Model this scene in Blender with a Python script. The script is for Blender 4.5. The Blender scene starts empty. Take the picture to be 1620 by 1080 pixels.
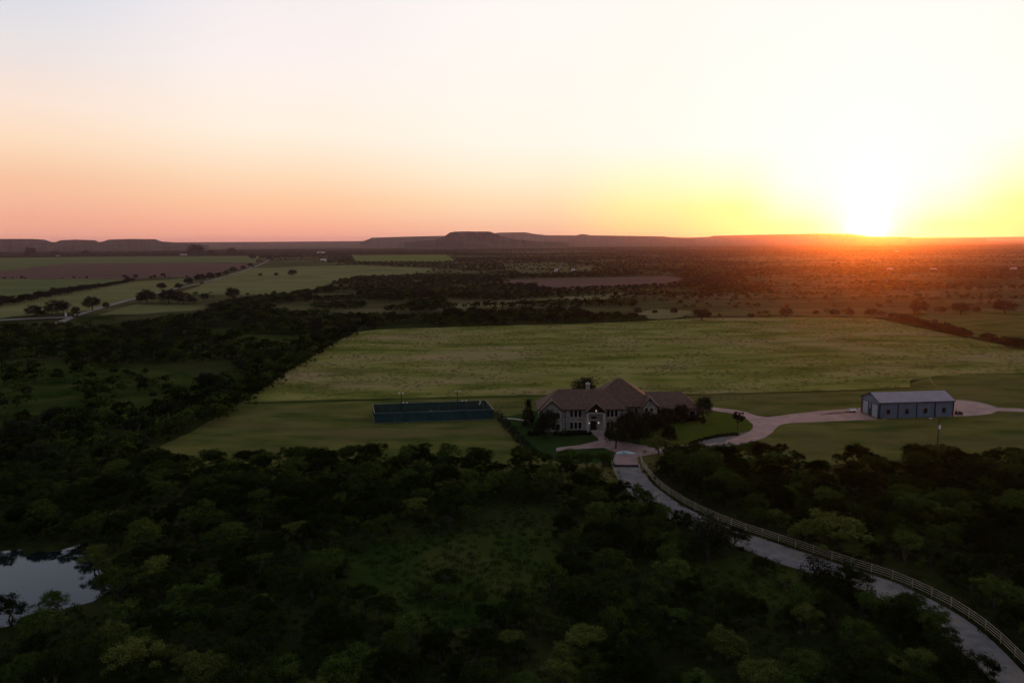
import bpy, bmesh, math, random
import numpy as np
from mathutils import Vector, Matrix

sc = bpy.context.scene
C = sc.collection
rnd = random.Random(7)
rng = np.random.default_rng(11)
R_ = math.radians

# ------------------------------------------------------------------ camera
F_PX, PITCH, ROLL, CAM_H = 1150.0, R_(7.88), R_(.38), 52.0
Fw = Vector((0, math.cos(PITCH), -math.sin(PITCH)))
U0 = Vector((0, math.sin(PITCH), math.cos(PITCH))); R0 = Vector((1, 0, 0))
Rt = math.cos(ROLL)*R0 - math.sin(ROLL)*U0
Up = math.sin(ROLL)*R0 + math.cos(ROLL)*U0
cam = bpy.data.cameras.new('camera'); cam_o = bpy.data.objects.new('camera', cam); C.objects.link(cam_o)
cam.sensor_width = 36; cam.lens = 36*F_PX/1620; cam.clip_start = 1; cam.clip_end = 90000
_m = Matrix((Rt, Up, -Fw)).transposed().to_4x4(); _m.translation = Vector((0, 0, CAM_H)); cam_o.matrix_world = _m
sc.camera = cam_o

# photo pixel (1620 x 1080) -> direction -> point on the level ground / on a plane y = Y
def ray(x, y):
    x, y = float(x), float(y); return Fw + (x-810)/F_PX*Rt - (y-540)/F_PX*Up
def G(x, y, z=0.0):
    d = ray(x, y); t = (z-CAM_H)/d.z; return Vector((t*d.x, t*d.y, z))
def V(x, y, Y):
    d = ray(x, y); return Vector((d.x*Y/d.y, Y, CAM_H + d.z*Y/d.y))
_F, _R, _U = np.array(Fw), np.array(Rt), np.array(Up)
def to_px(pts):                                   # n x 2 ground points -> photo pixels
    p = np.column_stack([pts[:, 0], pts[:, 1], np.full(len(pts), -CAM_H)])
    d = p@_F
    return np.column_stack([810 + F_PX*(p@_R)/d, 540 - F_PX*(p@_U)/d])
def in_poly(px, poly):
    x, y = px[:, 0], px[:, 1]; r = np.zeros(len(px), bool); n = len(poly)
    for i in range(n):
        x1, y1 = poly[i]; x2, y2 = poly[(i+1) % n]
        c = (y1 > y) != (y2 > y)
        with np.errstate(divide='ignore', invalid='ignore'):
            r ^= c & (x < (x2-x1)*(y-y1)/((y2-y1) if y2 != y1 else 1e-9) + x1)
    return r

# ------------------------------------------------------------------ sky, sun, exposure
SUN_AZ, SUN_EL = R_(25.86), R_(.85)
sc.view_settings.view_transform = 'Standard'; sc.view_settings.look = 'None'
sc.view_settings.gamma = 1; sc.view_settings.use_curve_mapping = False
sc.view_settings.exposure = 3.0
SKY_STRENGTH = .126
SUN_STRENGTH = .20

def srgb(r, g, b):
    f = lambda c: (c/255/12.92 if c/255 <= .04045 else ((c/255+.055)/1.055)**2.4)
    return (f(r), f(g), f(b))

world = bpy.data.worlds.new('World'); sc.world = world; world.use_nodes = True
nt = world.node_tree; nd, lk = nt.nodes, nt.links
bg = nd['Background']; bg.inputs[1].default_value = SKY_STRENGTH
def N(t, **k):
    n = nd.new(t)
    for a, b in k.items(): setattr(n, a, b)
    return n
def mathn(op, a, b=None, c=None):
    n = N('ShaderNodeMath', operation=op)
    for i, v in enumerate((a, b, c)):
        if v is None: continue
        if isinstance(v, (int, float)): n.inputs[i].default_value = v
        else: lk.new(v, n.inputs[i])
    return n.outputs[0]
tc = N('ShaderNodeTexCoord'); sep = N('ShaderNodeSeparateXYZ'); lk.new(tc.outputs['Generated'], sep.inputs[0])
el = mathn('MULTIPLY', mathn('ARCSINE', sep.outputs[2]), 180/math.pi)
fac = mathn('SQRT', mathn('DIVIDE', mathn('MAXIMUM', el, 0.0), 90.0))
hl = mathn('SQRT', mathn('ADD', mathn('ADD', mathn('MULTIPLY', sep.outputs[0], sep.outputs[0]), mathn('MULTIPLY', sep.outputs[1], sep.outputs[1])), 1e-6))
hd = mathn('DIVIDE', mathn('ADD', mathn('MULTIPLY', sep.outputs[0], math.sin(SUN_AZ)), mathn('MULTIPLY', sep.outputs[1], math.cos(SUN_AZ))), hl)
daz = mathn('MULTIPLY', mathn('ARCCOSINE', mathn('MINIMUM', mathn('MAXIMUM', hd, -1.0), 1.0)), 180/math.pi)
ZEN = (.12, .135, .17)
def ramp(stops):
    r = N('ShaderNodeValToRGB'); cr = r.color_ramp; cr.interpolation = 'B_SPLINE' if False else 'LINEAR'
    pts = [((max(e, 0)/90)**.5, c) for e, c in stops] + [((42/90)**.5, (.31, .34, .41)), (1.0, ZEN)]
    while len(cr.elements) < len(pts): cr.elements.new(.5)
    for el_, (p, c) in zip(cr.elements, pts): el_.position = p; el_.color = (*c, 1)
    lk.new(fac, r.inputs[0]); return r.outputs[0]
s = srgb
COLS = [
 (0,  [(0, s(255, 244, 165)), (1.0, s(255, 251, 215)), (2.4, s(255, 251, 240)), (5, s(255, 251, 244)), (7, s(255, 251, 244)), (18, s(255, 250, 244)), (27, s(222, 216, 214))]),
 (4.5, [(0, s(255, 236, 120)), (1.0, s(255, 250, 150)), (2.2, s(255, 252, 205)), (4, s(255, 252, 238)), (6.5, s(255, 251, 243)), (18, s(255, 250, 243)), (27, s(222, 216, 214))]),
 (9, [(0, s(255, 228, 120)), (1.0, s(255, 246, 140)), (2.4, s(255, 251, 152)), (4.6, s(255, 251, 215)), (6.8, s(255, 251, 241)), (18, s(255, 250, 243)), (27, s(220, 214, 213))]),
 (15, [(0, s(253, 203, 140)), (1.0, s(254, 225, 146)), (2.6, s(255, 244, 164)), (4.6, s(255, 250, 205)), (7, s(255, 250, 238)), (18, s(255, 249, 242)), (27, s(215, 210, 211))]),
 (24, [(0, s(250, 176, 150)), (1.2, s(253, 200, 162)), (3, s(254, 224, 182)), (5, s(255, 241, 212)), (7.5, s(255, 248, 234)), (17, s(254, 248, 243)), (27, s(205, 203, 207))]),
 (43, [(0, s(255, 166, 140)), (1, s(255, 178, 148)), (3, s(255, 202, 160)), (5, s(254, 222, 188)), (8, s(255, 241, 222)), (12, s(254, 242, 236)), (18, s(244, 237, 240)), (27, s(200, 204, 216))]),
 (60, [(0, s(240, 162, 140)), (1.7, s(246, 176, 148)), (4.2, s(248, 197, 161)), (6.7, s(253, 222, 191)), (9, s(251, 228, 212)), (13, s(231, 226, 227)), (17, s(211, 217, 232)), (27, s(164, 176, 200))]),
 (130, [(0, s(100, 86, 94)), (4, s(128, 104, 108)), (9, s(128, 114, 122)), (18, s(116, 118, 134)), (27, s(112, 120, 140))]),
]
col = ramp(COLS[0][1])
for (d0, _), (d1, st) in zip(COLS, COLS[1:]):
    mr = N('ShaderNodeMapRange'); mr.interpolation_type = 'SMOOTHSTEP'
    lk.new(daz, mr.inputs[0]); mr.inputs[1].default_value = d0; mr.inputs[2].default_value = d1
    mx = N('ShaderNodeMix', data_type='RGBA'); lk.new(mr.outputs[0], mx.inputs[0]); lk.new(col, mx.inputs[6]); lk.new(ramp(st), mx.inputs[7]); col = mx.outputs[2]
# glare round the low sun
sd = Vector((math.sin(SUN_AZ)*math.cos(R_(.3)), math.cos(SUN_AZ)*math.cos(R_(.3)), math.sin(R_(.3))))
dt = mathn('ADD', mathn('ADD', mathn('MULTIPLY', sep.outputs[0], sd.x), mathn('MULTIPLY', sep.outputs[1], sd.y)), mathn('MULTIPLY', sep.outputs[2], sd.z))
ang = mathn('MULTIPLY', mathn('ARCCOSINE', mathn('MINIMUM', dt, 1.0)), 180/math.pi)
def glow(sig, k): return mathn('MULTIPLY', mathn('EXPONENT', mathn('MULTIPLY', mathn('POWER', mathn('DIVIDE', ang, sig), 2.0), -1.0)), k)
gl = mathn('ADD', mathn('ADD', glow(1.0, 2.0), glow(3.2, .25)), glow(11.0, .12))
gm = N('ShaderNodeMix', data_type='RGBA', blend_type='ADD'); gm.inputs[0].default_value = 1
gc = N('ShaderNodeVectorMath', operation='SCALE'); gc.inputs[0].default_value = (1, .955, .86); lk.new(gl, gc.inputs['Scale'])
lk.new(col, gm.inputs[6]); lk.new(gc.outputs[0], gm.inputs[7])
# physical sky on top of the dusk colours
sky = N('ShaderNodeTexSky', sky_type='NISHITA', sun_disc=False)
sky.sun_elevation = SUN_EL; sky.sun_rotation = SUN_AZ; sky.dust_density = 2
sc1 = N('ShaderNodeVectorMath', operation='SCALE'); lk.new(sky.outputs[0], sc1.inputs[0]); sc1.inputs['Scale'].default_value = .006
am = N('ShaderNodeMix', data_type='RGBA', blend_type='ADD'); am.inputs[0].default_value = 1
lk.new(gm.outputs[2], am.inputs[6]); lk.new(sc1.outputs[0], am.inputs[7])
lk.new(am.outputs[2], bg.inputs[0])

sun = bpy.data.lights.new('sun', 'SUN'); sun_o = bpy.data.objects.new('sun', sun); C.objects.link(sun_o)
sun.energy = SUN_STRENGTH; sun.angle = R_(.5); sun.color = (1, .21, .012)
sun_dir = Vector((math.sin(SUN_AZ)*math.cos(SUN_EL), math.cos(SUN_AZ)*math.cos(SUN_EL), math.sin(SUN_EL)))
sun_o.rotation_euler = sun_dir.to_track_quat('Z', 'Y').to_euler()

sc.cycles.use_denoising = True
sc.cycles.max_bounces = 5; sc.cycles.diffuse_bounces = 2; sc.cycles.transparent_max_bounces = 8; sc.cycles.volume_bounces = 1

# ------------------------------------------------------------------ materials
def mat(name, cols, scale=1.0, stretch=(1, 1, 1), detail=6, rough=.9, bump=0, bump_scale=None, spec=.2, metal=0, lo=.38, hi=.62, kind='noise', rand=0, attr=None, trans=0, patch=None, rot=0, rp=1.0):
    m = bpy.data.materials.new(name); m.use_nodes = True
    t = m.node_tree; n = t.nodes; l = t.links
    b = n['Principled BSDF']; b.inputs['Roughness'].default_value = rough; b.inputs['Specular IOR Level'].default_value = spec; b.inputs['Metallic'].default_value = metal
    g = n.new('ShaderNodeNewGeometry'); mp = n.new('ShaderNodeMapping'); l.new(g.outputs['Position'], mp.inputs[0])
    mp.inputs['Scale'].default_value = [scale*v for v in stretch]; mp.inputs['Rotation'].default_value = (0, 0, rot)
    if kind == 'noise':
        x = n.new('ShaderNodeTexNoise'); x.inputs['Scale'].default_value = 1; x.inputs['Detail'].default_value = detail; x.inputs['Roughness'].default_value = .6
        out = x.outputs['Fac']
    else:
        x = n.new('ShaderNodeTexVoronoi'); x.inputs['Scale'].default_value = 1; out = x.outputs['Color']
    l.new(mp.outputs[0], x.inputs['Vector'])
    r = n.new('ShaderNodeValToRGB'); cr = r.color_ramp
    while len(cr.elements) < len(cols): cr.elements.new(.5)
    for i, (e, c) in enumerate(zip(cr.elements, cols)):
        e.position = lo + (hi-lo)*i/max(1, len(cols)-1); e.color = (*c, 1)
    l.new(out, r.inputs[0]); colr = r.outputs[0]
    if patch:                                              # a second colour in larger patches
        pc, ps, plo, phi, pst = patch
        m2 = n.new('ShaderNodeMapping'); l.new(g.outputs['Position'], m2.inputs[0]); m2.inputs['Scale'].default_value = [ps*v for v in pst]; m2.inputs['Rotation'].default_value = (0, 0, rot)
        x2 = n.new('ShaderNodeTexNoise'); x2.inputs['Scale'].default_value = 1; x2.inputs['Detail'].default_value = 7; x2.inputs['Roughness'].default_value = .65; l.new(m2.outputs[0], x2.inputs['Vector'])
        r2 = n.new('ShaderNodeMapRange'); l.new(x2.outputs['Fac'], r2.inputs[0]); r2.inputs[1].default_value = plo; r2.inputs[2].default_value = phi
        mx = n.new('ShaderNodeMix'); mx.data_type = 'RGBA'; l.new(r2.outputs[0], mx.inputs[0]); l.new(colr, mx.inputs[6]); mx.inputs[7].default_value = (*pc, 1); colr = mx.outputs[2]
    if attr or rand:
        val = None
        if attr:
            a = n.new('ShaderNodeAttribute'); a.attribute_name = attr; val = a.outputs['Fac']
        if rand:
            oi = n.new('ShaderNodeObjectInfo'); mr = n.new('ShaderNodeMapRange'); l.new(oi.outputs['Random'], mr.inputs[0]); mr.inputs[3].default_value = 1-rand; mr.inputs[4].default_value = 1+rand*rp
            if rp > 1:
                pw = n.new('ShaderNodeMath'); pw.operation = 'POWER'; l.new(oi.outputs['Random'], pw.inputs[0]); pw.inputs[1].default_value = 2.2; l.new(pw.outputs[0], mr.inputs[0])
            if val is None: val = mr.outputs[0]
            else:
                mm = n.new('ShaderNodeMath'); mm.operation = 'MULTIPLY'; l.new(val, mm.inputs[0]); l.new(mr.outputs[0], mm.inputs[1]); val = mm.outputs[0]
        sv = n.new('ShaderNodeVectorMath'); sv.operation = 'SCALE'; l.new(colr, sv.inputs[0]); l.new(val, sv.inputs['Scale']); colr = sv.outputs[0]
    l.new(colr, b.inputs['Base Color'])
    if bump:
        x3 = n.new('ShaderNodeTexNoise'); x3.inputs['Detail'].default_value = 4; x3.inputs['Scale'].default_value = bump_scale or 3; l.new(g.outputs['Position'], x3.inputs['Vector'])
        bp = n.new('ShaderNodeBump'); bp.inputs['Strength'].default_value = bump; bp.inputs['Distance'].default_value = .2; l.new(x3.outputs['Fac'], bp.inputs['Height']); l.new(bp.outputs[0], b.inputs['Normal'])
    if trans:
        tr = n.new('ShaderNodeBsdfTranslucent'); l.new(colr, tr.inputs[0]); ms = n.new('ShaderNodeMixShader'); ms.inputs[0].default_value = trans
        l.new(b.outputs[0], ms.inputs[1]); l.new(tr.outputs[0], ms.inputs[2]); l.new(ms.outputs[0], n['Material Output'].inputs[0])
    return m
M = {}
M['scrub'] = mat('scrub ground', [(.014, .020, .006), (.028, .034, .010), (.052, .050, .018)], .02, detail=13, patch=((.062, .050, .024), .005, .54, .74, (1, 1, 1)), bump=.5, bump_scale=.6, spec=0)
M['hay'] = mat('hay grass', [(.098, .108, .020), (.175, .172, .040), (.245, .212, .068)],   .045, (.6, 1.5, 1), 14, patch=((.30, .21, .105), .014, .49, .66, (.7, 1.7, 1)), bump=.6, bump_scale=.8, rot=R_(-4), spec=0)
M['lawn'] = mat('mown lawn', [(.058, .070, .016), (.094, .096, .024), (.132, .118, .034)], .09, (.6, 1.5, 1), 14, patch=((.135, .10, .042), .03, .48, .70, (.5, 1.6, 1)), bump=.35, bump_scale=1.5, spec=0)
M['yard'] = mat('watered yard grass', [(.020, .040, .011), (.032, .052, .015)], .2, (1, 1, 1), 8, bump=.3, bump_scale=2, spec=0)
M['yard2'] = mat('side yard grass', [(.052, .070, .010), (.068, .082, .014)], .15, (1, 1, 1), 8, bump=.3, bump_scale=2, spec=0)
M['brown'] = mat('ploughed soil', [(.12, .072, .056), (.15, .09, .068)], .01, (.5, 2, 1), 8, spec=0)
M['olive'] = mat('olive pasture', [(.150, .145, .055), (.195, .180, .076)], .012, (.5, 1.6, 1), 8, patch=((.10, .105, .04), .006, .5, .7, (1, 1, 1)), spec=0)
M['olive2'] = mat('green pasture', [(.105, .122, .046), (.14, .15, .06)], .010, (.4, 2, 1), 8, spec=0)
M['bright'] = mat('bright green crop', [(.12, .145, .038), (.145, .165, .045)], .01, spec=0)
M['pale'] = mat('pale sandy pasture', [(.14, .13, .055), (.20, .165, .085)], .02, (.6, 1.5, 1), 8, spec=0)
M['rough'] = mat('rough pasture', [(.07, .075, .024), (.11, .10, .04), (.15, .12, .06)], .01, (.5, 1.5, 1), 12, spec=0)
M['meadow'] = mat('dim meadow grass', [(.016, .030, .006), (.030, .043, .009), (.050, .054, .014)], .06, detail=12, spec=0, bump=.6, bump_scale=1.5)
M['plain'] = mat('brushy plain', [(.040, .044, .016), (.072, .066, .026), (.115, .095, .045)], .012, (.5, 1.4, 1), 13, patch=((.13, .10, .055), .003, .52, .72, (.6, 1.4, 1)), spec=0)
M['mesa'] = mat('mesa brush', [(.04, .038, .026), (.07, .056, .04), (.11, .085, .06)], .006, (1, 1, 3), 12, lo=.32, hi=.7, bump=.8, bump_scale=.02, spec=0)
M['concrete'] = mat('pinkish concrete', [(.25, .15, .135), (.30, .185, .165), (.345, .22, .195)], .25, (1, 1, 1), 9, rough=.8, patch=((.20, .13, .12), .08, .55, .75, (1, 1, 1)))
M['road'] = mat('grey gravel road', [(.12, .108, .110), (.155, .138, .138), (.195, .17, .163)], .5, (1, 1, 1), 10, patch=((.22, .17, .14), .12, .52, .7, (1, 1, 1)), bump=.3, bump_scale=3)
M['farroad'] = mat('pale caliche road', [(.15, .13, .12), (.20, .175, .165)], .05)
M['dirt'] = mat('brown dirt', [(.12, .075, .05), (.16, .10, .065)], .6, spec=0)
M['mulch'] = mat('grey gravel bed', [(.12, .105, .095), (.18, .155, .14)], 2, spec=0)
M['kerb'] = mat('concrete kerb', [(.34, .29, .27), (.40, .35, .32)], 1)
M['medal'] = mat('pale painted concrete', [(.42, .50, .52), (.50, .58, .60)], 1)
M['black'] = mat('black paint', [(.012, .012, .013), (.018, .018, .02)], 2, rough=.5)
M['iron'] = mat('dark iron', [(.02, .019, .018), (.035, .03, .027)], 3, rough=.6)
M['stone'] = mat('limestone rubble wall', [(.16, .15, .13), (.26, .24, .20), (.34, .31, .26), (.42, .38, .33)], 2.2, (1, 1, 1.6), kind='voronoi', lo=.1, hi=.9, bump=.5, bump_scale=6)
M['trim'] = mat('pale cast stone trim', [(.42, .38, .33), (.50, .46, .40)], 2)
M['shingle'] = mat('brown shingles', [(.088, .054, .037), (.128, .078, .054), (.172, .11, .077)], 1.2, (1, 1, 2.5), 10, lo=.3, hi=.7, bump=.5, bump_scale=5)
M['fascia'] = mat('dark fascia board', [(.016, .013, .012), (.024, .02, .018)], 2)
M['glass'] = mat('dark window glass', [(.006, .007, .008), (.012, .013, .015)], 1, rough=.12, spec=.5)
M['door'] = mat('dark wood door', [(.018, .012, .009), (.03, .02, .014)], 3, (6, 6, .5))
M['metalwall'] = mat('blue grey metal siding', [(.085, .150, .215), (.11, .182, .250)], .5, (1, 1, .2), rough=.6, spec=.3)
M['metalroof'] = mat('galvalume roof', [(.25, .22, .25), (.30, .265, .30)], .4, rough=.5, spec=.5)
M['metaltrim'] = mat('navy trim', [(.012, .015, .024), (.02, .024, .034)], 1, rough=.5)
M['rolldoor'] = mat('pale roll-up door', [(.27, .33, .36), (.32, .38, .41)], .6, rough=.6)
M['screen'] = mat('teal windscreen fabric', [(.010, .046, .048), (.016, .060, .060)], .6, rough=.9)
_t = M['screen'].node_tree; _tr = _t.nodes.new('ShaderNodeBsdfTransparent'); _mx = _t.nodes.new('ShaderNodeMixShader'); _mx.inputs[0].default_value = .28   # woven mesh lets some light through
_t.links.new(_t.nodes['Principled BSDF'].outputs[0], _mx.inputs[1]); _t.links.new(_tr.outputs[0], _mx.inputs[2]); _t.links.new(_mx.outputs[0], _t.nodes['Material Output'].inputs[0])
M['court'] = mat('green court paint', [(.018, .055, .05), (.026, .066, .06)], .4, rough=.8)
M['galv'] = mat('galvanised steel', [(.20, .22, .23), (.28, .30, .31)], 2, rough=.5, metal=.4)
M['white'] = mat('white paint', [(.62, .62, .60), (.72, .72, .70)], 1)
M['pipe'] = mat('tan pipe rail', [(.26, .20, .14), (.36, .28, .20), (.42, .35, .27)], 1.5, rough=.7)
M['wood'] = mat('weathered pole wood', [(.05, .04, .032), (.075, .06, .05)], 1, (4, 4, .3))
M['bark'] = mat('rough bark', [(.05, .04, .03), (.09, .075, .06)], 3, (1, 1, .3), bump=.5, bump_scale=8)
M['mesq'] = mat('mesquite foliage', [(.022, .036, .007), (.038, .051, .010)], 1.2, attr='tint', rand=.6, rp=2.1, trans=.1, spec=0)
M['mesq_b'] = mat('bright mesquite foliage', [(.080, .095, .016), (.105, .115, .022)], 1.2, attr='tint', rand=.15, trans=.1, spec=.1)
M['oak'] = mat('live oak foliage', [(.010, .015, .006), (.018, .025, .008)], 1.2, attr='tint', rand=.3, trans=.1, spec=.15)
M['shrubleaf'] = mat('clipped shrub foliage', [(.009, .015, .005), (.016, .024, .008)], 1.2, attr='tint', rand=.3, trans=.1, spec=.15)
M['rubber'] = mat('black rubber', [(.012, .012, .012), (.02, .02, .02)], 4, rough=.8)
M['red'] = mat('dull red paint', [(.09, .02, .016), (.12, .03, .022)], 2, rough=.5)
m = bpy.data.materials.new('pond water'); m.use_nodes = True; t = m.node_tree; b = t.nodes['Principled BSDF']
b.inputs['Base Color'].default_value = (.008, .011, .010, 1); b.inputs['Roughness'].default_value = .04; b.inputs['IOR'].default_value = 1.33
nz = t.nodes.new('ShaderNodeTexNoise'); nz.inputs['Scale'].default_value = .8; nz.inputs['Detail'].default_value = 4
gp = t.nodes.new('ShaderNodeNewGeometry'); t.links.new(gp.outputs['Position'], nz.inputs['Vector'])
bp = t.nodes.new('ShaderNodeBump'); bp.inputs['Strength'].default_value = .06; bp.inputs['Distance'].default_value = .05; t.links.new(nz.outputs['Fac'], bp.inputs['Height']); t.links.new(bp.outputs[0], b.inputs['Normal'])
M['water'] = m
m = bpy.data.materials.new('lit lamp glass'); m.use_nodes = True; b = m.node_tree.nodes['Principled BSDF']
b.inputs['Base Color'].default_value = (.8, .75, .65, 1); b.inputs['Emission Color'].default_value = (1, .86, .66, 1); b.inputs['Emission Strength'].default_value = .06
M['lamp'] = m

# ------------------------------------------------------------------ mesh helpers
class MB:
    def __init__(s): s.v = []; s.f = []
    def add(s, vs, fs):
        o = len(s.v); s.v += [tuple(p) for p in vs]; s.f += [tuple(o+i for i in f) for f in fs]; return s
    def box(s, a, b):
        x0, y0, z0 = a; x1, y1, z1 = b
        return s.add([(x0, y0, z0), (x1, y0, z0), (x1, y1, z0), (x0, y1, z0), (x0, y0, z1), (x1, y0, z1), (x1, y1, z1), (x0, y1, z1)],
                     [(0, 3, 2, 1), (4, 5, 6, 7), (0, 1, 5, 4), (1, 2, 6, 5), (2, 3, 7, 6), (3, 0, 4, 7)])
    def tube(s, pts, rad, n=6):
        rings = []
        for i, p in enumerate(pts):
            p = Vector(p); d = (Vector(pts[min(i+1, len(pts)-1)])-Vector(pts[max(i-1, 0)])).normalized()
            a = d.orthogonal().normalized(); c = d.cross(a); r = rad[i] if isinstance(rad, (list, tuple)) else rad
            rings.append([p + r*(a*math.cos(2*math.pi*k/n)+c*math.sin(2*math.pi*k/n)) for k in range(n)])
        vs = [q for g in rings for q in g]; fs = []
        for i in range(len(pts)-1):
            for k in range(n): fs.append((i*n+k, i*n+(k+1) % n, (i+1)*n+(k+1) % n, (i+1)*n+k))
        fs.append(tuple(range(n-1, -1, -1))); fs.append(tuple((len(pts)-1)*n+k for k in range(n)))
        return s.add(vs, fs)
    def build(s, name, m, parent=None, smooth=False, world=True):
        off = parent_loc(parent) if (parent and world) else Vector()
        me = bpy.data.meshes.new(name); me.from_pydata([(p[0]-off.x, p[1]-off.y, p[2]-off.z) for p in s.v], [], s.f)
        me.materials.append(M[m] if isinstance(m, str) else m)
        if smooth: me.polygons.foreach_set('use_smooth', [True]*len(me.polygons))
        o = bpy.data.objects.new(name, me); C.objects.link(o); o.parent = parent
        return o
def parent_loc(p):
    v = Vector()
    while p: v += p.location; p = p.parent
    return v
def empty(name, loc, label, cat, group=None):
    o = bpy.data.objects.new(name, None); C.objects.link(o); o.location = loc; o.empty_display_size = .5
    return tag(o, label, cat, group)
def tag(o, label, cat, group=None):
    o['label'] = label; o['category'] = cat
    if group: o['group'] = group
    return o
def struct(o, kind='structure'): o['kind'] = kind; return o

def lerp_(a, c, t_): return a+(c-a)*t_
def edge_pts(pts_px, step=14, jit=.5, seed=1):
    r = random.Random(seed); out = []
    n = len(pts_px)
    for i in range(n):
        a, b = pts_px[i], pts_px[(i+1) % n]
        L = math.hypot(b[0]-a[0], b[1]-a[1]); k = max(1, int(L/step))
        for j in range(k):
            t = j/k; p = G(a[0]+(b[0]-a[0])*t, a[1]+(b[1]-a[1])*t)
            d = p.length; q = jit*min(4, d/250)
            out.append((p.x+r.uniform(-q, q), p.y+r.uniform(-q, q)*1.5))
    return out
def sheet(name, pts_px, m, z, jit=.5, step=14, kind='structure'):
    pts = edge_pts(pts_px, step, jit, seed=len(name))
    b = MB(); b.add([(x, y, z) for x, y in pts], [tuple(range(len(pts)))])
    o = b.build(name, m); me = o.data
    bm = bmesh.new(); bm.from_mesh(me); bmesh.ops.triangulate(bm, faces=bm.faces[:]); bmesh.ops.recalc_face_normals(bm, faces=bm.faces[:])
    for f in bm.faces:
        if f.normal.z < 0: f.normal_flip()
    bm.to_mesh(me); bm.free()
    return struct(o, kind)

# ------------------------------------------------------------------ ground and fields
b = MB(); rings = [0, 60, 120, 200, 300, 450, 700, 1100, 1800, 3000, 5000, 9000, 16000, 30000]; ns = 48
vs = [(0, 0, 0)]; fs = []
for r in rings[1:]: vs += [(r*math.cos(2*math.pi*k/ns), r*math.sin(2*math.pi*k/ns), 0) for k in range(ns)]
for k in range(ns): fs.append((0, 1+k, 1+(k+1) % ns))
for i in range(len(rings)-2):
    for k in range(ns): fs.append((1+i*ns+k, 1+(i+1)*ns+k, 1+(i+1)*ns+(k+1) % ns, 1+i*ns+(k+1) % ns))
b.add(vs, fs); struct(b.build('ground', 'scrub'))

b = MB(); b.add([(-560, 560, .02), (560, 480, .02), (14000, 14000, .02), (-14000, 14000, .02)], [(0, 1, 2, 3)]); struct(b.build('plain', 'plain'))
P_HAY = [(386, 635), (600, 629.5), (840, 624), (1000, 623), (1140, 622), (1350, 616), (1440, 612), (1438, 601), (1480, 594), (1640, 588), (1640, 556), (1560, 541), (1500, 528), (1430, 513), (1380, 503), (1250, 501), (1100, 503), (1000, 509), (900, 513), (760, 516), (600, 521), (560, 526), (520, 547), (450, 591)]
P_LAWN = [(390, 631), (600, 626), (840, 620), (1140, 618), (1350, 612), (1440, 607), (1480, 592), (1640, 585), (1660, 725), (1500, 735), (1400, 728), (1200, 745), (1050, 740), (1000, 762), (850, 765), (600, 770), (250, 750), (205, 728), (300, 684)]
P_BROWN = [(-60, 441), (213, 441), (310, 438), (398, 423), (400, 417), (300, 415.5), (102, 417), (0, 429), (-60, 434)]
P_GREEN = [(-80, 409), (200, 406), (410, 405), (405, 416), (300, 415.5), (102, 417), (0, 429), (-60, 433)]
P_OL1 = [(-80, 441.5), (213, 441.5), (200, 446), (100, 462), (-80, 490)]
P_OL2 = [(-80, 510), (-80, 488), (60, 470), (210, 446), (312, 439), (280, 453), (225, 469), (150, 491), (60, 497)]
P_OL3 = [(161, 498), (190, 488), (222, 481), (300, 483), (318, 486), (300, 491), (230, 496)]
P_OL4 = [(278, 465), (330, 448), (402, 424), (560, 420), (700, 425), (640, 437), (560, 440), (520, 450), (500, 464), (400, 466)]
P_BRI = [(556, 404), (706, 403), (722, 413), (700, 415.5), (562, 415)]
P_PUR = [(785, 443), (870, 441), (1060, 436.5), (1085, 443), (1060, 452), (880, 459), (830, 453)]
P_PAL = [(710, 481), (800, 476), (985, 464), (1010, 467), (850, 483), (722, 488)]
P_SAN = [(1010, 497), (1040, 488), (1095, 492), (1085, 502), (1030, 505)]
P_STRIP = [(1085, 500), (1100, 493), (1250, 490), (1400, 490), (1440, 497), (1400, 502), (1250, 499)]
P_RF = [(1440, 500), (1480, 494), (1660, 493), (1660, 552), (1560, 537), (1500, 520)]
P_M1 = [(800, 426), (790, 418), (870, 415), (960, 424), (900, 433), (830, 434)]
P_M2 = [(1085, 412), (1200, 405), (1330, 409), (1200, 414)]
P_M3 = [(1420, 405), (1640, 402), (1640, 406), (1440, 408)]
P_M4 = [(700, 399), (900, 396), (1010, 399), (850, 402)]
FIELDS = [P_HAY, P_LAWN, P_BROWN, P_GREEN, P_OL1, P_OL2, P_OL3, P_OL4, P_BRI, P_PUR, P_RF]
SOFT = [P_PAL, P_SAN, P_STRIP, P_M1, P_M2]
sheet('lawn', P_LAWN, 'lawn', .012); sheet('hay_field', P_HAY, 'hay', .03)
for nme, p, m_, z in [('ploughed_field', P_BROWN, 'brown', .10), ('green_field', P_GREEN, 'olive2', .06), ('pasture', P_OL1, 'olive2', .05), ('pasture', P_OL2, 'olive', .04), ('pasture', P_OL3, 'olive', .04),
                      ('pasture', P_OL4, 'olive', .05), ('crop_field', P_BRI, 'bright', .08), ('ploughed_field', P_PUR, 'brown', .06), ('pasture', P_PAL, 'pale', .05), ('clearing', P_SAN, 'pale', .04),
                      ('clearing', P_STRIP, 'rough', .04), ('pasture', P_RF, 'lawn', .045), ('clearing', P_M1, 'rough', .06), ('clearing', P_M2, 'rough', .06), ('clearing', P_M3, 'rough', .06), ('clearing', P_M4, 'rough', .06)]:
    sheet(nme, p, m_, z, jit=1.2)
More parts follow.
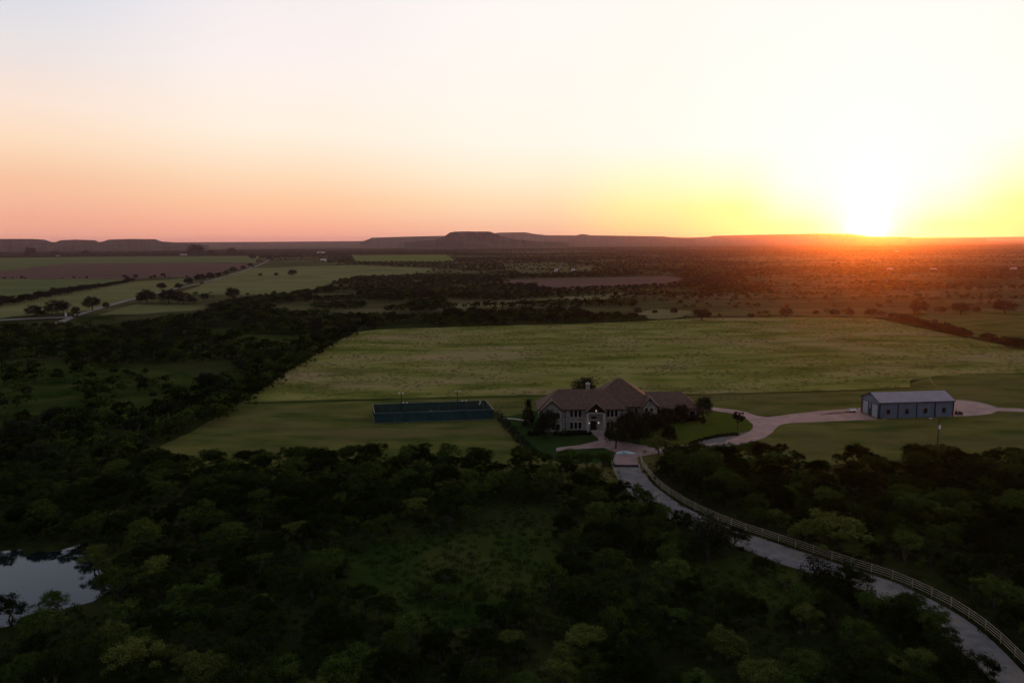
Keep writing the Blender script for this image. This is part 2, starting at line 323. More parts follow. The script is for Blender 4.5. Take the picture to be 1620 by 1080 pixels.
# mower track between hay and lawn, worn track by the metal building
sheet('mown_track', [(386, 637), (600, 631.2), (840, 625.5), (1140, 623.3), (1350, 617.2), (1440, 613), (1440, 614.5), (1350, 618.8), (1140, 624.8), (840, 627), (600, 633), (386, 639)], 'meadow', .045, jit=.25)
sheet('dirt_patch', [(1470, 594), (1473, 594), (1472, 599), (1477, 606), (1486, 612), (1482, 612), (1473, 606), (1469, 599)], 'pale', .046, jit=.2, step=5)
# yards round the house
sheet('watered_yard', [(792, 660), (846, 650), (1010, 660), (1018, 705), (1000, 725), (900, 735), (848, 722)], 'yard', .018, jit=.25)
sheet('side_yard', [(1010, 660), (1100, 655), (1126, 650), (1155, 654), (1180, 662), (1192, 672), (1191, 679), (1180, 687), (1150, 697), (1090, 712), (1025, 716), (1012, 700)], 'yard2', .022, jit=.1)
# drives
P_DRIVE = [(1108, 645.5), (1124, 643.5), (1161, 648), (1180, 651.5), (1198, 657.5), (1213, 659.8), (1229, 658), (1250, 655), (1294, 650), (1344, 646.3), (1362, 645), (1362, 652), (1390, 664), (1360, 664.5), (1318, 666.2), (1250, 669), (1238, 671), (1231, 674), (1226.5, 678), (1222, 684), (1210, 692), (1192, 698), (1167, 704), (1149, 706.5), (1100, 712), (1040, 717), (1012, 722), (1000, 726), (985, 726), (975, 716), (955, 708), (907, 710.5), (880, 714), (880, 708), (919, 703.5), (940, 698.5), (948, 696), (945, 692), (938, 687), (933, 683.5), (954, 683), (962, 694.5), (975, 698), (987, 699), (1010, 703), (1040, 706), (1100, 702.5), (1146, 699.5), (1151, 695), (1167, 690.5), (1186, 682), (1191, 677), (1191, 671), (1183, 664), (1173, 658), (1155, 653), (1126.5, 649), (1108, 650)]
sheet('driveway', P_DRIVE, 'concrete', .034, jit=0, step=9)
sheet('dirt_island', [(1296, 655.5), (1318, 652.6), (1345, 650.5), (1350, 652), (1322, 654.8), (1300, 656.5)], 'dirt', .039, jit=.2, step=5)
sheet('parking_pad', [(1500, 640), (1509, 632.4), (1523, 632.8), (1536, 634), (1552, 636.6), (1568, 641), (1577, 644.5), (1640, 647.5), (1640, 652), (1578, 650), (1568, 654.5), (1545.5, 657), (1509, 658.8), (1500, 659)], 'concrete', .036, jit=0, step=7)
sheet('gravel_bed', [(1091, 702), (1105, 697.5), (1140, 691), (1165, 686.5), (1186, 681.6), (1167, 690.3), (1151, 695), (1147, 699), (1105, 703)], 'mulch', .038, jit=.1, step=6)
sheet('footpath', [(796, 660.5), (812, 661.5), (838, 665), (838, 666.4), (811, 662.8), (795, 662)], 'kerb', .036, jit=0, step=8)

ROAD_R = [(1008, 718), (1010, 736), (1018, 747), (1032, 765), (1047, 778), (1063, 789), (1080, 800), (1120, 820), (1171, 840.6), (1209, 852.7), (1268, 872.6), (1335, 895), (1420, 923), (1500, 962), (1557, 1002), (1605, 1048), (1650, 1100), (1690, 1170)]
ROAD_L = [(974, 718), (971, 736), (975, 747), (987, 766), (998, 780), (1017, 796), (1041, 811), (1100, 838), (1168, 864), (1192, 874), (1244, 894), (1313, 914), (1342, 924), (1409, 953), (1474, 985), (1530, 1035), (1574, 1076), (1620, 1140)]
def resample(px, n):
    w = [G(*p) for p in px]; L = [0]
    for a, c in zip(w, w[1:]): L.append(L[-1]+(c-a).length)
    out = []
    for i in range(n):
        d = L[-1]*i/(n-1); k = max(j for j in range(len(L)) if L[j] <= d+1e-9); k = min(k, len(w)-2)
        t = (d-L[k])/(L[k+1]-L[k]); 
        p0, p1, p2, p3 = w[max(k-1, 0)], w[k], w[k+1], w[min(k+2, len(w)-1)]
        out.append(p1.lerp(p2, t)*.4 + .6*.5*((2*p1)+(p2-p0)*t+(2*p0-5*p1+4*p2-p3)*t*t+(3*p1-p0-3*p2+p3)*t**3))
    return out, L[-1]
rl, _ = resample(ROAD_L, 60); rr, RLEN = resample(ROAD_R, 60)
b = MB(); rj = random.Random(3)
vs = []
for a, c in zip(rl, rr):
    e = rj.uniform(-.18, .18); u = (c-a).normalized()
    vs += [a+u*e-u*.25, c+u*rj.uniform(-.1, .1)]
b.add([(p.x, p.y, .042) for p in vs], [(2*i, 2*i+1, 2*i+3, 2*i+2) for i in range(59)]); struct(b.build('driveway_road', 'road'))
sheet('drive_apron', [(974, 719), (1008, 719), (1010, 735), (971.5, 735)], 'concrete', .0455, jit=0, step=9)
# far county road
def strip(name, px, w, m_, z):
    pts, L = resample(px, 40); b = MB(); vs = []
    for i, p in enumerate(pts):
        d = (pts[min(i+1, 39)]-pts[max(i-1, 0)]); d = Vector((-d.y, d.x, 0)).normalized()
        vs += [p-d*w/2, p+d*w/2]
    b.add([(p.x, p.y, z) for p in vs], [(2*i, 2*i+2, 2*i+3, 2*i+1) for i in range(39)]); return struct(b.build(name, m_))
strip('county_road', [(90, 512), (118, 500), (150, 490), (185, 479.5), (222, 470), (285, 455), (330, 445), (398, 424), (425, 412), (432, 405)], 5, 'farroad', .16)
strip('county_road', [(-60, 510), (0, 506.5), (40, 504.5), (80, 502.8), (122, 501.3)], 10, 'farroad', .15)
P_POND = [(-160, 870), (0, 874), (62, 872), (122, 862), (142, 882), (154, 908), (167, 934), (148, 950), (100, 962), (40, 974), (0, 990), (-160, 1015)]
sheet('pond', P_POND, 'water', .03, jit=2.2, step=16)

# ------------------------------------------------------------------ mesas
def mesa(prof, D, depth, foot, seed, cap=.16):
    """prof: (pixel x, pixel y of the skyline) read at distance D; flat caprock, concave talus skirt."""
    r = np.random.default_rng(seed)
    xs = np.array([p[0] for p in prof], float); ys = np.array([p[1] for p in prof], float)
    n = int((xs[-1]-xs[0])/2)+1; X = np.linspace(xs[0], xs[-1], n); Yp = np.interp(X, xs, ys)
    rows = [(-1.0, 0), (-.72, .06), (-.5, .16), (-.32, .32), (-.18, .52), (-.08, .70), (-.03, 1-cap), (-.012, .985), (0, 1.0), (.35, 1.0), (.7, .98), (1.0, .5), (1.6, -.05)]
    nz = np.cumsum(r.normal(0, 1, n)); nz = (nz-np.convolve(np.pad(nz, 15, 'edge'), np.ones(31)/31, 'valid'))
    vs = []
    for i in range(n):
        p = V(X[i], Yp[i], D); H = max(p.z, 3)
        gull = 1 + .10*math.sin(X[i]*.35+seed)+.06*math.sin(X[i]*.9+2*seed)+.03*nz[i]
        for (o, h) in rows:
            d = D + (o*foot*gull if o < 0 else o*depth) + (14*nz[i] if -.2 < o < .1 else 0)
            vs.append((p.x*d/D, d, H*h + (-2 if h <= 0 else 0) + (.012*H*r.normal() if 0 < h < .9 else 0)))
    k = len(rows); fs = [(i*k+j, (i+1)*k+j, (i+1)*k+j+1, i*k+j+1) for i in range(n-1) for j in range(k-1)]
    b = MB(); b.add(vs, fs); o = b.build('mesa', 'mesa'); return struct(o)
mesa([(-120, 376), (0, 378), (50, 378), (70, 379), (82, 383), (88, 383), (96, 380), (120, 379), (150, 380), (157, 383), (163, 382), (172, 379), (210, 378), (245, 378.4), (256, 382), (300, 385), (330, 388)], 5600, 900, 1300, 2)
mesa([(230, 384), (300, 383.2), (420, 382.6), (560, 381.5), (640, 381)], 9500, 900, 1500, 9)
mesa([(640, 384), (660, 382), (690, 379), (703, 374), (712, 367.5), (722, 366.4), (740, 366), (775, 366.4), (782, 369), (795, 374), (815, 379), (850, 382), (900, 384)], 5000, 350, 600, 3)
mesa([(570, 383), (583, 378.5), (588, 376), (640, 374.5), (705, 373), (715, 372)], 7600, 500, 1200, 4)
mesa([(770, 372), (788, 368), (830, 367.3), (845, 370), (865, 372.2), (912, 372.4), (918, 370.6), (925, 370.4), (934, 372.3), (1000, 373.2), (1050, 374), (1068, 375.8), (1100, 378)], 8600, 700, 2200, 5)
mesa([(1090, 376), (1122, 374.6), (1128, 373), (1180, 371.6), (1250, 370.2), (1292, 369.2), (1345, 370), (1362, 372), (1378, 374.2), (1400, 374.6), (1436, 374.6), (1444, 376), (1500, 377), (1560, 377)], 10500, 900, 2600, 6)
mesa([(980, 377), (1060, 375.4), (1160, 376), (1300, 376), (1450, 375.6), (1600, 374.6), (1720, 374)], 15500, 900, 2600, 8)

# ------------------------------------------------------------------ trees: meshes
def leaf_mesh(name, clumps, per, size, m_, seed, flat=.35, tintlo=.6, aspect=.45):
    r = np.random.default_rng(seed); n = len(clumps)*per
    cl = np.repeat(np.array(clumps, float), per, axis=0)            # x y z radius squash
    d = r.normal(size=(n, 3)); d /= np.linalg.norm(d, axis=1)[:, None]
    rad = cl[:, 3]*(r.random(n)**.5)*np.where(r.random(n) < .14, 1.7, 1)
    c = cl[:, :3] + d*rad[:, None]*np.column_stack([np.ones(n), np.ones(n), cl[:, 4]])
    nrm = r.normal(size=(n, 3)); nrm[:, 2] = np.abs(nrm[:, 2])+flat; nrm /= np.linalg.norm(nrm, axis=1)[:, None]
    a = np.cross(nrm, r.normal(size=(n, 3))); a /= np.linalg.norm(a, axis=1)[:, None]; bq = np.cross(nrm, a)
    s_ = size*(.6+.8*r.random(n)); a *= s_[:, None]; bq *= (s_*aspect)[:, None]
    v = np.stack([c-a, c-.1*a+bq, c+a, c-.1*a-bq], 1).reshape(-1, 3)
    me = bpy.data.meshes.new(name)
    me.vertices.add(4*n); me.vertices.foreach_set('co', v.ravel()); me.loops.add(4*n); me.loops.foreach_set('vertex_index', np.arange(4*n, dtype=np.int32))
    me.polygons.add(n); me.polygons.foreach_set('loop_start', np.arange(0, 4*n, 4, dtype=np.int32)); me.polygons.foreach_set('loop_total', np.full(n, 4, np.int32))
    at = me.attributes.new('tint', 'FLOAT', 'FACE')
    ct = np.repeat(r.uniform(.8, 1.2, len(clumps)), per)
    at.data.foreach_set('value', (ct*(tintlo+2*(1-tintlo)*r.random(n))).astype(np.float32))
    me.materials.append(M[m_]); me.update(); me.validate(); return me
def crown_clumps(kind, seed, H, W, n):
    r = random.Random(seed); out = []
    if kind == 'mesq':
        lobes = [(r.uniform(-.28, .28)*W, r.uniform(-.28, .28)*W, r.uniform(.55, .78)*H) for _ in range(5)]
        for i in range(n):
            lx, ly, lz = r.choice(lobes); th = r.uniform(0, 6.283); ph = math.acos(r.uniform(-.25, 1)); q = r.uniform(.75, 1)
            out.append((lx+.27*W*q*math.sin(ph)*math.cos(th), ly+.27*W*q*math.sin(ph)*math.sin(th), lz+.24*H*q*math.cos(ph), r.uniform(.07, .13)*W, r.uniform(.5, .8)))
        for i in range(n//6):
            th = r.uniform(0, 6.283); out.append((.46*W*math.cos(th), .46*W*math.sin(th), r.uniform(.22, .5)*H, .1*W, .6))
    elif kind == 'oak':
        for i in range(n):
            th = r.uniform(0, 6.283); ph = math.acos(r.uniform(-.75, 1)); q = r.uniform(.55, 1)
            out.append((.42*W*q*math.sin(ph)*math.cos(th), .42*W*q*math.sin(ph)*math.sin(th), .56*H+.40*H*q*math.cos(ph), r.uniform(.10, .17)*W, .8))
    elif kind == 'cypress':
        for i in range(n):
            t_ = r.random(); th = r.uniform(0, 6.283); w = .42*W*(1-t_**2.2)*r.uniform(.5, 1)
            out.append((w*math.cos(th), w*math.sin(th), (.06+.9*t_)*H, .16*W, 1.2))
    elif kind == 'shrub':
        for i in range(n):
            th = r.uniform(0, 6.283); ph = math.acos(r.uniform(-.1, 1)); q = r.uniform(.6, 1)
            out.append((.4*W*q*math.sin(ph)*math.cos(th), .4*W*q*math.sin(ph)*math.sin(th), .12*H+.75*H*q*math.cos(ph), .14*W, .9))
    elif kind == 'spiky':
        for i in range(n):
            th = r.uniform(0, 6.283); ph = math.acos(r.uniform(-.8, 1)); q = r.uniform(.3, 1.0)
            out.append((.46*W*q*math.sin(ph)*math.cos(th), .46*W*q*math.sin(ph)*math.sin(th), .66*H+.32*H*q*math.cos(ph), .07*W, .8))
    return out
def trunk_mesh(name, kind, seed, H, W, clumps, m_='bark'):
    r = random.Random(seed); b = MB()
    if kind in ('mesq', 'shrub'):
        for k in range(r.randint(3, 4) if kind == 'mesq' else 5):
            th = r.uniform(0, 6.283); c = r.choice(clumps); r0 = .03*W*r.uniform(.6, 1)
            p1 = Vector((.07*W*math.cos(th), .07*W*math.sin(th), .22*H)); p2 = Vector((c[0]*.55, c[1]*.55, max(.4*H, c[2]*.65))); p3 = Vector(c[:3])
            b.tube([Vector((.02*W*math.cos(th), .02*W*math.sin(th), -.1)), p1, p2, p3], [r0, r0*.8, r0*.5, r0*.15], 5)
            for q in range(3):
                c2 = r.choice(clumps); b.tube([p1.lerp(p2, .6), Vector(c2[:3])*.6+p2*.4, Vector(c2[:3])], [r0*.45, r0*.3, r0*.1], 4)
    else:
        r0 = .035*W if kind != 'spiky' else .03*W
        b.tube([(0, 0, -.1), (.02*W, 0, .25*H), (0, .01*W, .5*H), (0, 0, .8*H)], [r0, r0*.8, r0*.6, r0*.2], 7)
        for q in range(7):
            c2 = r.choice(clumps); b.tube([(0, 0, r.uniform(.3, .5)*H), Vector(c2[:3])], [r0*.4, r0*.12], 4)
    me = bpy.data.meshes.new(name); me.from_pydata(b.v, [], b.f); me.materials.append(M[m_]); return me
LIB = {}
def lib(key, kind, H, W, nc, per, size, m_, seeds, **kw):
    L = []
    for sd_ in seeds:
        cl = crown_clumps(kind, sd_, H, W, nc)
        L.append((leaf_mesh(key+'_crown', cl, per, size, m_, sd_, **kw), trunk_mesh(key+'_trunk', kind, sd_, H, W, cl)))
    LIB[key] = L
lib('mesq', 'mesq', 5.0, 5.9, 66, 95, .14, 'mesq', range(20, 28), aspect=.26)
lib('mesq_bright', 'mesq', 5.2, 7.0, 64, 105, .16, 'mesq_b', range(30, 32), aspect=.26)
lib('oak', 'oak', 6.0, 6.4, 64, 100, .14, 'oak', range(40, 44))
lib('cypress', 'cypress', 6.6, 3.6, 70, 50, .16, 'oak', range(50, 51), flat=.1)
lib('shrub', 'shrub', 1.6, 2.2, 30, 40, .11, 'shrubleaf', range(60, 63))
lib('spiky', 'spiky', 5.2, 4.0, 46, 26, .30, 'oak', range(70, 72), aspect=.22)
lib('brush', 'shrub', 3.0, 5.0, 34, 60, .12, 'mesq', range(80, 83))
FAR = []                                                     # lighter meshes for far woods
for sd_ in range(90, 94): FAR.append((leaf_mesh('woodland_crown', crown_clumps('mesq', sd_, 5.0, 6.6, 26), 22, .34, 'mesq', sd_), None))
for sd_ in range(95, 97): FAR.append((leaf_mesh('woodland_crown', crown_clumps('oak', sd_, 5.4, 5.8, 26), 22, .34, 'oak', sd_), None))
VFAR = []
for sd_ in range(100, 103): VFAR.append(leaf_mesh('brush_crown', crown_clumps('mesq', sd_, 4.6, 7.5, 12), 7, .95, 'mesq', sd_))
for sd_ in range(104, 105): VFAR.append(leaf_mesh('brush_crown', crown_clumps('oak', sd_, 5.0, 6.5, 12), 7, .95, 'oak', sd_))

def plant(name, key, x, y, scl, label, cat, group=None, sz=1.0, var=None, parts=True, rot=None):
    cm, tm = LIB[key][rnd.randrange(len(LIB[key])) if var is None else var]
    e = empty(name, (x, y, 0), label, cat, group)
    e.rotation_euler = (0, 0, rnd.uniform(0, 6.283) if rot is None else rot); e.scale = (scl*rnd.uniform(.92, 1.08), scl*rnd.uniform(.92, 1.08), scl*sz)
    for nm, me in (('trunk', tm), ('crown', cm)):
        o = bpy.data.objects.new(nm, me); C.objects.link(o); o.parent = e
    return e

# ------------------------------------------------------------------ where the trees stand
def grid_points(x0, x1, y0, y1, cell, jitter=.45):
    gx, gy = np.meshgrid(np.arange(x0, x1, cell), np.arange(y0, y1, cell)); p = np.column_stack([gx.ravel(), gy.ravel()])
    return p + rng.uniform(-jitter*cell, jitter*cell, p.shape)
def vnoise(p, sc_, seed):
    r = np.random.default_rng(seed); T = r.random((256, 256)); q = p/sc_; i = np.floor(q).astype(int); f = q-i; f = f*f*(3-2*f)
    g = lambda a, b_: T[(i[:, 0]+a) % 256, (i[:, 1]+b_) % 256]
    return (g(0, 0)*(1-f[:, 0])+g(1, 0)*f[:, 0])*(1-f[:, 1])+(g(0, 1)*(1-f[:, 0])+g(1, 1)*f[:, 0])*f[:, 1]
road_mid = np.array([[(a.x+c.x)/2, (a.y+c.y)/2] for a, c in zip(rl, rr)])
def road_dist(p): return np.min(np.linalg.norm(p[:, None, :]-road_mid[None, :, :], axis=2), axis=1)
T_FRONT = [(-260, 752), (215, 750), (250, 746), (420, 749), (560, 749), (640, 738), (760, 747), (850, 757), (950, 752), (975, 742), (1010, 743), (1030, 732), (1060, 734), (1120, 732), (1200, 746), (1300, 753), (1400, 746), (1500, 748), (1640, 738), (1800, 742), (1900, 1220), (-400, 1220)]
T_CLEAR = [[(520, 870), (700, 850), (860, 838), (900, 880), (880, 930), (800, 985), (640, 1000), (540, 960)], [(1090, 890), (1180, 878), (1260, 905), (1330, 925), (1280, 965), (1120, 960), (1040, 930)]]
T_LEFT = [(-400, 530), (0, 523), (150, 519), (330, 511), (565, 522), (535, 540), (455, 592), (385, 641), (300, 688), (205, 735), (215, 745), (-260, 752), (-500, 700)]
T_LCLR = [[(-100, 575), (120, 570), (300, 590), (330, 620), (200, 650), (-100, 660)], [(380, 530), (520, 528), (460, 552), (330, 560)]]
T_MID = [(240, 513), (318, 502), (336, 484), (440, 469), (520, 458), (640, 462), (760, 470), (1000, 478), (1020, 495), (1000, 508), (760, 515), (600, 520), (565, 522), (330, 511)]

for c_ in T_LCLR: sheet('meadow', c_, 'meadow', .015, jit=1.5, step=45)
for c_ in T_CLEAR: sheet('meadow', c_, 'meadow', .017, jit=1.5, step=40)
pts = grid_points(-160, 190, 60, 190, 4.45); px = to_px(pts)
lside = pts[:, 0] < np.interp(pts[:, 1], road_mid[::-1, 1], road_mid[::-1, 0])
ok = in_poly(px, T_FRONT) & (road_dist(pts) > np.where(lside, 4.9, 6.2)) & ~in_poly(px, P_POND)
pond_px = np.array([G(*p)[:2] for p in P_POND]); clr = np.zeros(len(pts), bool)
for c in T_CLEAR: clr |= in_poly(px, c)
nz_ = vnoise(pts, 17, 5); near_bank = in_poly(px, [(-200, 995), (0, 990), (150, 940), (185, 960), (180, 1010), (60, 1045), (-200, 1090)])
keep = ok & (nz_ > .22) & (~near_bank | (rng.random(len(pts)) < .45)) & (~clr | (rng.random(len(pts)) < .22))
spl = []
for q0, q1, n_ in [((215, 748), (640, 738), 26), ((640, 738), (950, 752), 16), ((1060, 734), (1640, 742), 30)]:
    for k_ in range(n_):
        t_ = rnd.random(); w_ = G(q0[0]+(q1[0]-q0[0])*t_, q0[1]+(q1[1]-q0[1])*t_); spl.append((w_.x+rnd.uniform(-3, 3), w_.y+rnd.random()**2*4.5))
spl = np.array(spl); pts = np.vstack([pts, spl]); px = to_px(pts); clr = np.append(clr, np.zeros(len(spl), bool)); keep = np.append(keep, road_dist(spl) > 6)
front = pts[keep]; fpx = px[keep]; fclr = clr[keep]
vis = (fpx[:, 0] > -60) & (fpx[:, 0] < 1680) & (fpx[:, 1] < 1150)
d = np.linalg.norm(front, axis=1); order = np.argsort(np.where(vis, d, 1e9))
near = order[:min(300, int(vis.sum()))]; rest = np.setdiff1d(np.arange(len(front)), near)
nprev = []
for i in near:
    x, y = front[i]; u, v_ = fpx[i]; pd = float(np.min(np.linalg.norm(pond_px-front[i], axis=1)))
    xr = np.interp(y, road_mid[::-1, 1], road_mid[::-1, 0])
    k = rnd.uniform(.55, .95) if fclr[i] else rnd.uniform(.5, 1.05)
    size = ('small bushy', 'rounded', 'large spreading')[0 if k < .68 else 1 if k < .88 else 2]
    dclr = min(float(np.min(np.linalg.norm(np.array([G(*q_)[:2] for q_ in z_])-front[i], axis=1))) for z_ in T_CLEAR)
    rd = float(road_dist(front[i:i+1])[0])
    if fclr[i]: where, grp = 'in the dark grassy clearing', 'bushes in the clearings'
    elif pd < 9 and u < 330: where, grp = 'on the bank of the pond', 'trees round the pond'
    elif x > xr: where, grp = ('right behind the long rail fence' if rd < 11 else 'along the edge of the workshop lawn' if v_ < 775 else 'deep in the thicket beyond the rail fence'), 'thicket beyond the rail fence'
    elif rd < 11: where, grp = 'at the near edge of the gravel drive', 'thicket left of the drive'
    elif dclr < 8: where, grp = 'at the rim of the grassy clearing', 'thicket left of the drive'
    elif u < 330: where, grp = 'in the dense thicket close to the pond', 'thicket by the pond'
    elif v_ < 790: where, grp = 'along the near edge of the mown lawn', 'thicket left of the drive'
    elif u < 560: where, grp = 'between the pond thicket and the clearing', 'thicket by the pond'
    else: where, grp = 'in the thicket between clearing and drive', 'thicket left of the drive'
    if fclr[i]: plant('mesquite_bush', 'brush', x, y, k, 'low %s olive mesquite bush %s' % ('small' if k < .75 else 'wide', where), 'bush', grp)
    else:
        br = rnd.random() < .10
        plant('mesquite_tree', 'mesq_bright' if br else 'mesq', x, y, k*(.85 if br else 1), '%s %s mesquite %s' % (size, 'bright olive' if br else 'dark olive', where), 'tree', grp, rnd.uniform(.75, 1.15))

# named trees along the drive
for nm, key, q, sc_, sz, lab in [
    ('mesquite_tree', 'mesq_bright', (1322, 868), 1.35, .85, 'broad bright green mesquite just beyond the rail fence'),
    ('mesquite_tree', 'mesq_bright', (1040, 722), 1.05, .9, 'yellow green mesquite at the head of the drive beside the side yard'),
    ('mesquite_tree', 'mesq', (1009, 798), .62, 1.3, 'small leaning mesquite overhanging the drive below the cattle guard'),
    ('mesquite_bush', 'brush', (1288, 916), 1.25, 1.1, 'spreading many stemmed bush at the drive edge opposite the rail fence'),
    ('mesquite_bush', 'brush', (1372, 962), 1.2, .9, 'low leafy bush hugging the lower edge of the gravel drive'),
    ('mesquite_tree', 'mesq', (1440, 975), .62, 1.1, 'small mesquite at the end of the short rail fence by the drive'),
    ('evergreen_tree', 'oak', (1120, 888), 1.25, 1.05, 'very dark rounded evergreen that hides a stretch of the drive'),
    ('mesquite_tree', 'mesq', (898, 742), .8, .9, 'mesquite below the watered yard at the hedge end'),
    ('mesquite_tree', 'mesq', (928, 744), .85, .95, 'mesquite crowding the front of the circular drive'),
    ('mesquite_tree', 'mesq', (953, 746), .75, 1.1, 'mesquite against the left corner of the drive apron'),
    ('mesquite_bush', 'brush', (962, 737), .7, 1.3, 'leafy bush beside the left end of the cattle guard'),
    ('mesquite_tree', 'mesq_bright', (1072, 730), .85, .9, 'yellow green mesquite below the gravel bed of the side yard'),
    ('mesquite_tree', 'mesq', (1105, 727), .85, .9, 'olive mesquite hiding the outer curve of the circular drive'),
    ('mesquite_tree', 'mesq', (1140, 727), .8, .9, 'olive mesquite at the right bend of the circular drive'),
    ('mesquite_tree', 'mesq', (1030, 828), .85, 1.0, 'dark mesquite over the drive edge below the bare snag'),
    ('mesquite_tree', 'mesq', (1052, 838), .8, 1.1, 'mesquite half covering the narrowest stretch of drive'),
    ('mesquite_tree', 'mesq', (1210, 905), .6, .8, 'small round mesquite on the drive verge below the evergreen'),
    ('mesquite_bush', 'brush', (1340, 945), 1.0, 1.0, 'dense low bush on the drive verge between two leafy bushes'),
    ('mesquite_bush', 'brush', (1405, 975), 1.1, 1.0, 'wide low bush covering the lower verge of the drive'),
    ('mesquite_tree', 'mesq', (1075, 850), .9, 1.0, 'open crowned mesquite leaning over the drive beside the dark evergreen')]:
    p = G(*q); plant(nm, key, p.x, p.y, sc_, lab, 'bush' if 'bush' in nm else 'tree', sz=sz)

# bare dead trees standing in the thicket
for q, sc_, lab in [((1035, 806), .6, 'bare dead snag at the near edge of the drive'), ((712, 838), .8, 'bare dead tree on the upper rim of the clearing'), ((1400, 800), .8, 'bare dead tree deep in the thicket beyond the rail fence'), ((420, 800), .8, 'bare grey tree in the thicket below the mown lawn'), ((1225, 752), .75, 'bare branched tree at the edge of the workshop lawn'), ((960, 985), .7, 'bare dead tree between the clearing and the near drive')]:
    p = G(*q); r_ = random.Random(int(q[0])); e = empty('dead_tree', p, lab, 'tree')
    top = p+Vector((r_.uniform(-.8, .8), r_.uniform(-.8, .8), 4.6*sc_)); MB().tube([p+Vector((0, 0, -.1)), lerp_(p, top, .5)+Vector((.2, 0, 0)), top], [.16*sc_, .11*sc_, .03], 6).build('trunk', 'bark', e)
    for k in range(9):
        a = lerp_(p, top, r_.uniform(.3, .9)); th = r_.uniform(0, 6.283); L_ = r_.uniform(.9, 2.1)*sc_; m1 = a+Vector((math.cos(th)*L_*.6, math.sin(th)*L_*.6, .5*L_)); m2 = m1+Vector((math.cos(th+.5)*L_*.5, math.sin(th+.5)*L_*.5, .5*L_)); m3 = m1+Vector((math.cos(th-.8)*L_*.5, math.sin(th-.8)*L_*.5, .3*L_))
        MB().tube([a, m1, m2], [.06*sc_, .04*sc_, .012], 5).tube([m1, m3], [.03*sc_, .01], 4).build('branch', 'bark', e)

# woods left of the lawn and the band beyond the hay field
def region(poly, cell, extra=None, thr=.2, sc_=30, seed=6):
    w = [G(*q) for q in poly]; x0, x1 = min(p.x for p in w), max(p.x for p in w); y0, y1 = min(p.y for p in w), max(p.y for p in w)
    p = grid_points(x0, x1, y0, y1, cell); q = to_px(p); k = in_poly(q, poly) & (vnoise(p, sc_, seed) > thr)
    k &= (q[:, 0] > -70) & (q[:, 0] < 1700)
    if extra is not None: k &= extra(p, q)
    return p[k]
def left_extra(p, q):
    c = np.zeros(len(p), bool)
    for z in T_LCLR: c |= in_poly(q, z)
    return ~c | (rng.random(len(p)) < .36)
left = region(T_LEFT, 5.0, left_extra, .30, 25)
spl = []
for q0, q1, n_ in [((560, 526), (520, 547), 16), ((520, 547), (450, 591), 30), ((450, 591), (386, 637), 30), ((386, 637), (300, 684), 14)]:
    for k_ in range(n_):
        t_ = rnd.random(); w_ = G(q0[0]+(q1[0]-q0[0])*t_, q0[1]+(q1[1]-q0[1])*t_); spl.append((w_.x-4+rnd.random()**2*8, w_.y+rnd.uniform(-3, 3)))
left = np.vstack([left, np.array(spl)])
mid = region(T_MID, 5.6, lambda p, q: ~np.any([in_poly(q, f) for f in FIELDS+[P_PAL]], axis=0), .40, 34, 8)
# open scrub out to the mesas: density from noise, none on the fields
def scrub_points(r0, r1, cell, dens):
    x1 = r1*.80; p = grid_points(-x1, x1, r0, r1, cell); q = to_px(p)
    k = (q[:, 0] > -50) & (q[:, 0] < 1670)
    p, q = p[k], q[k]
    a = np.ones(len(p), bool)
    for f in FIELDS+[T_LEFT, T_MID]: a &= ~in_poly(q, f)
    for f in SOFT+[P_M3, P_M4]: a &= ~in_poly(q, f) | (rng.random(len(p)) < .22)
    n1 = vnoise(p, cell*9, 3); n2 = vnoise(p*np.array([.35, 1]), cell*28, 4)
    a &= rng.random(len(p)) < dens*np.clip((n1*.9+n2*1.3-.78)*2.6, .07, 1)
    lf = q[:, 0] < 520; a &= ~(lf & (q[:, 1] > 408)) | (rng.random(len(p)) < .10)
    return p[a]
far1 = scrub_points(300, 1300, 6.2, .97)
far2 = scrub_points(1300, 5200, 12.5, .97)

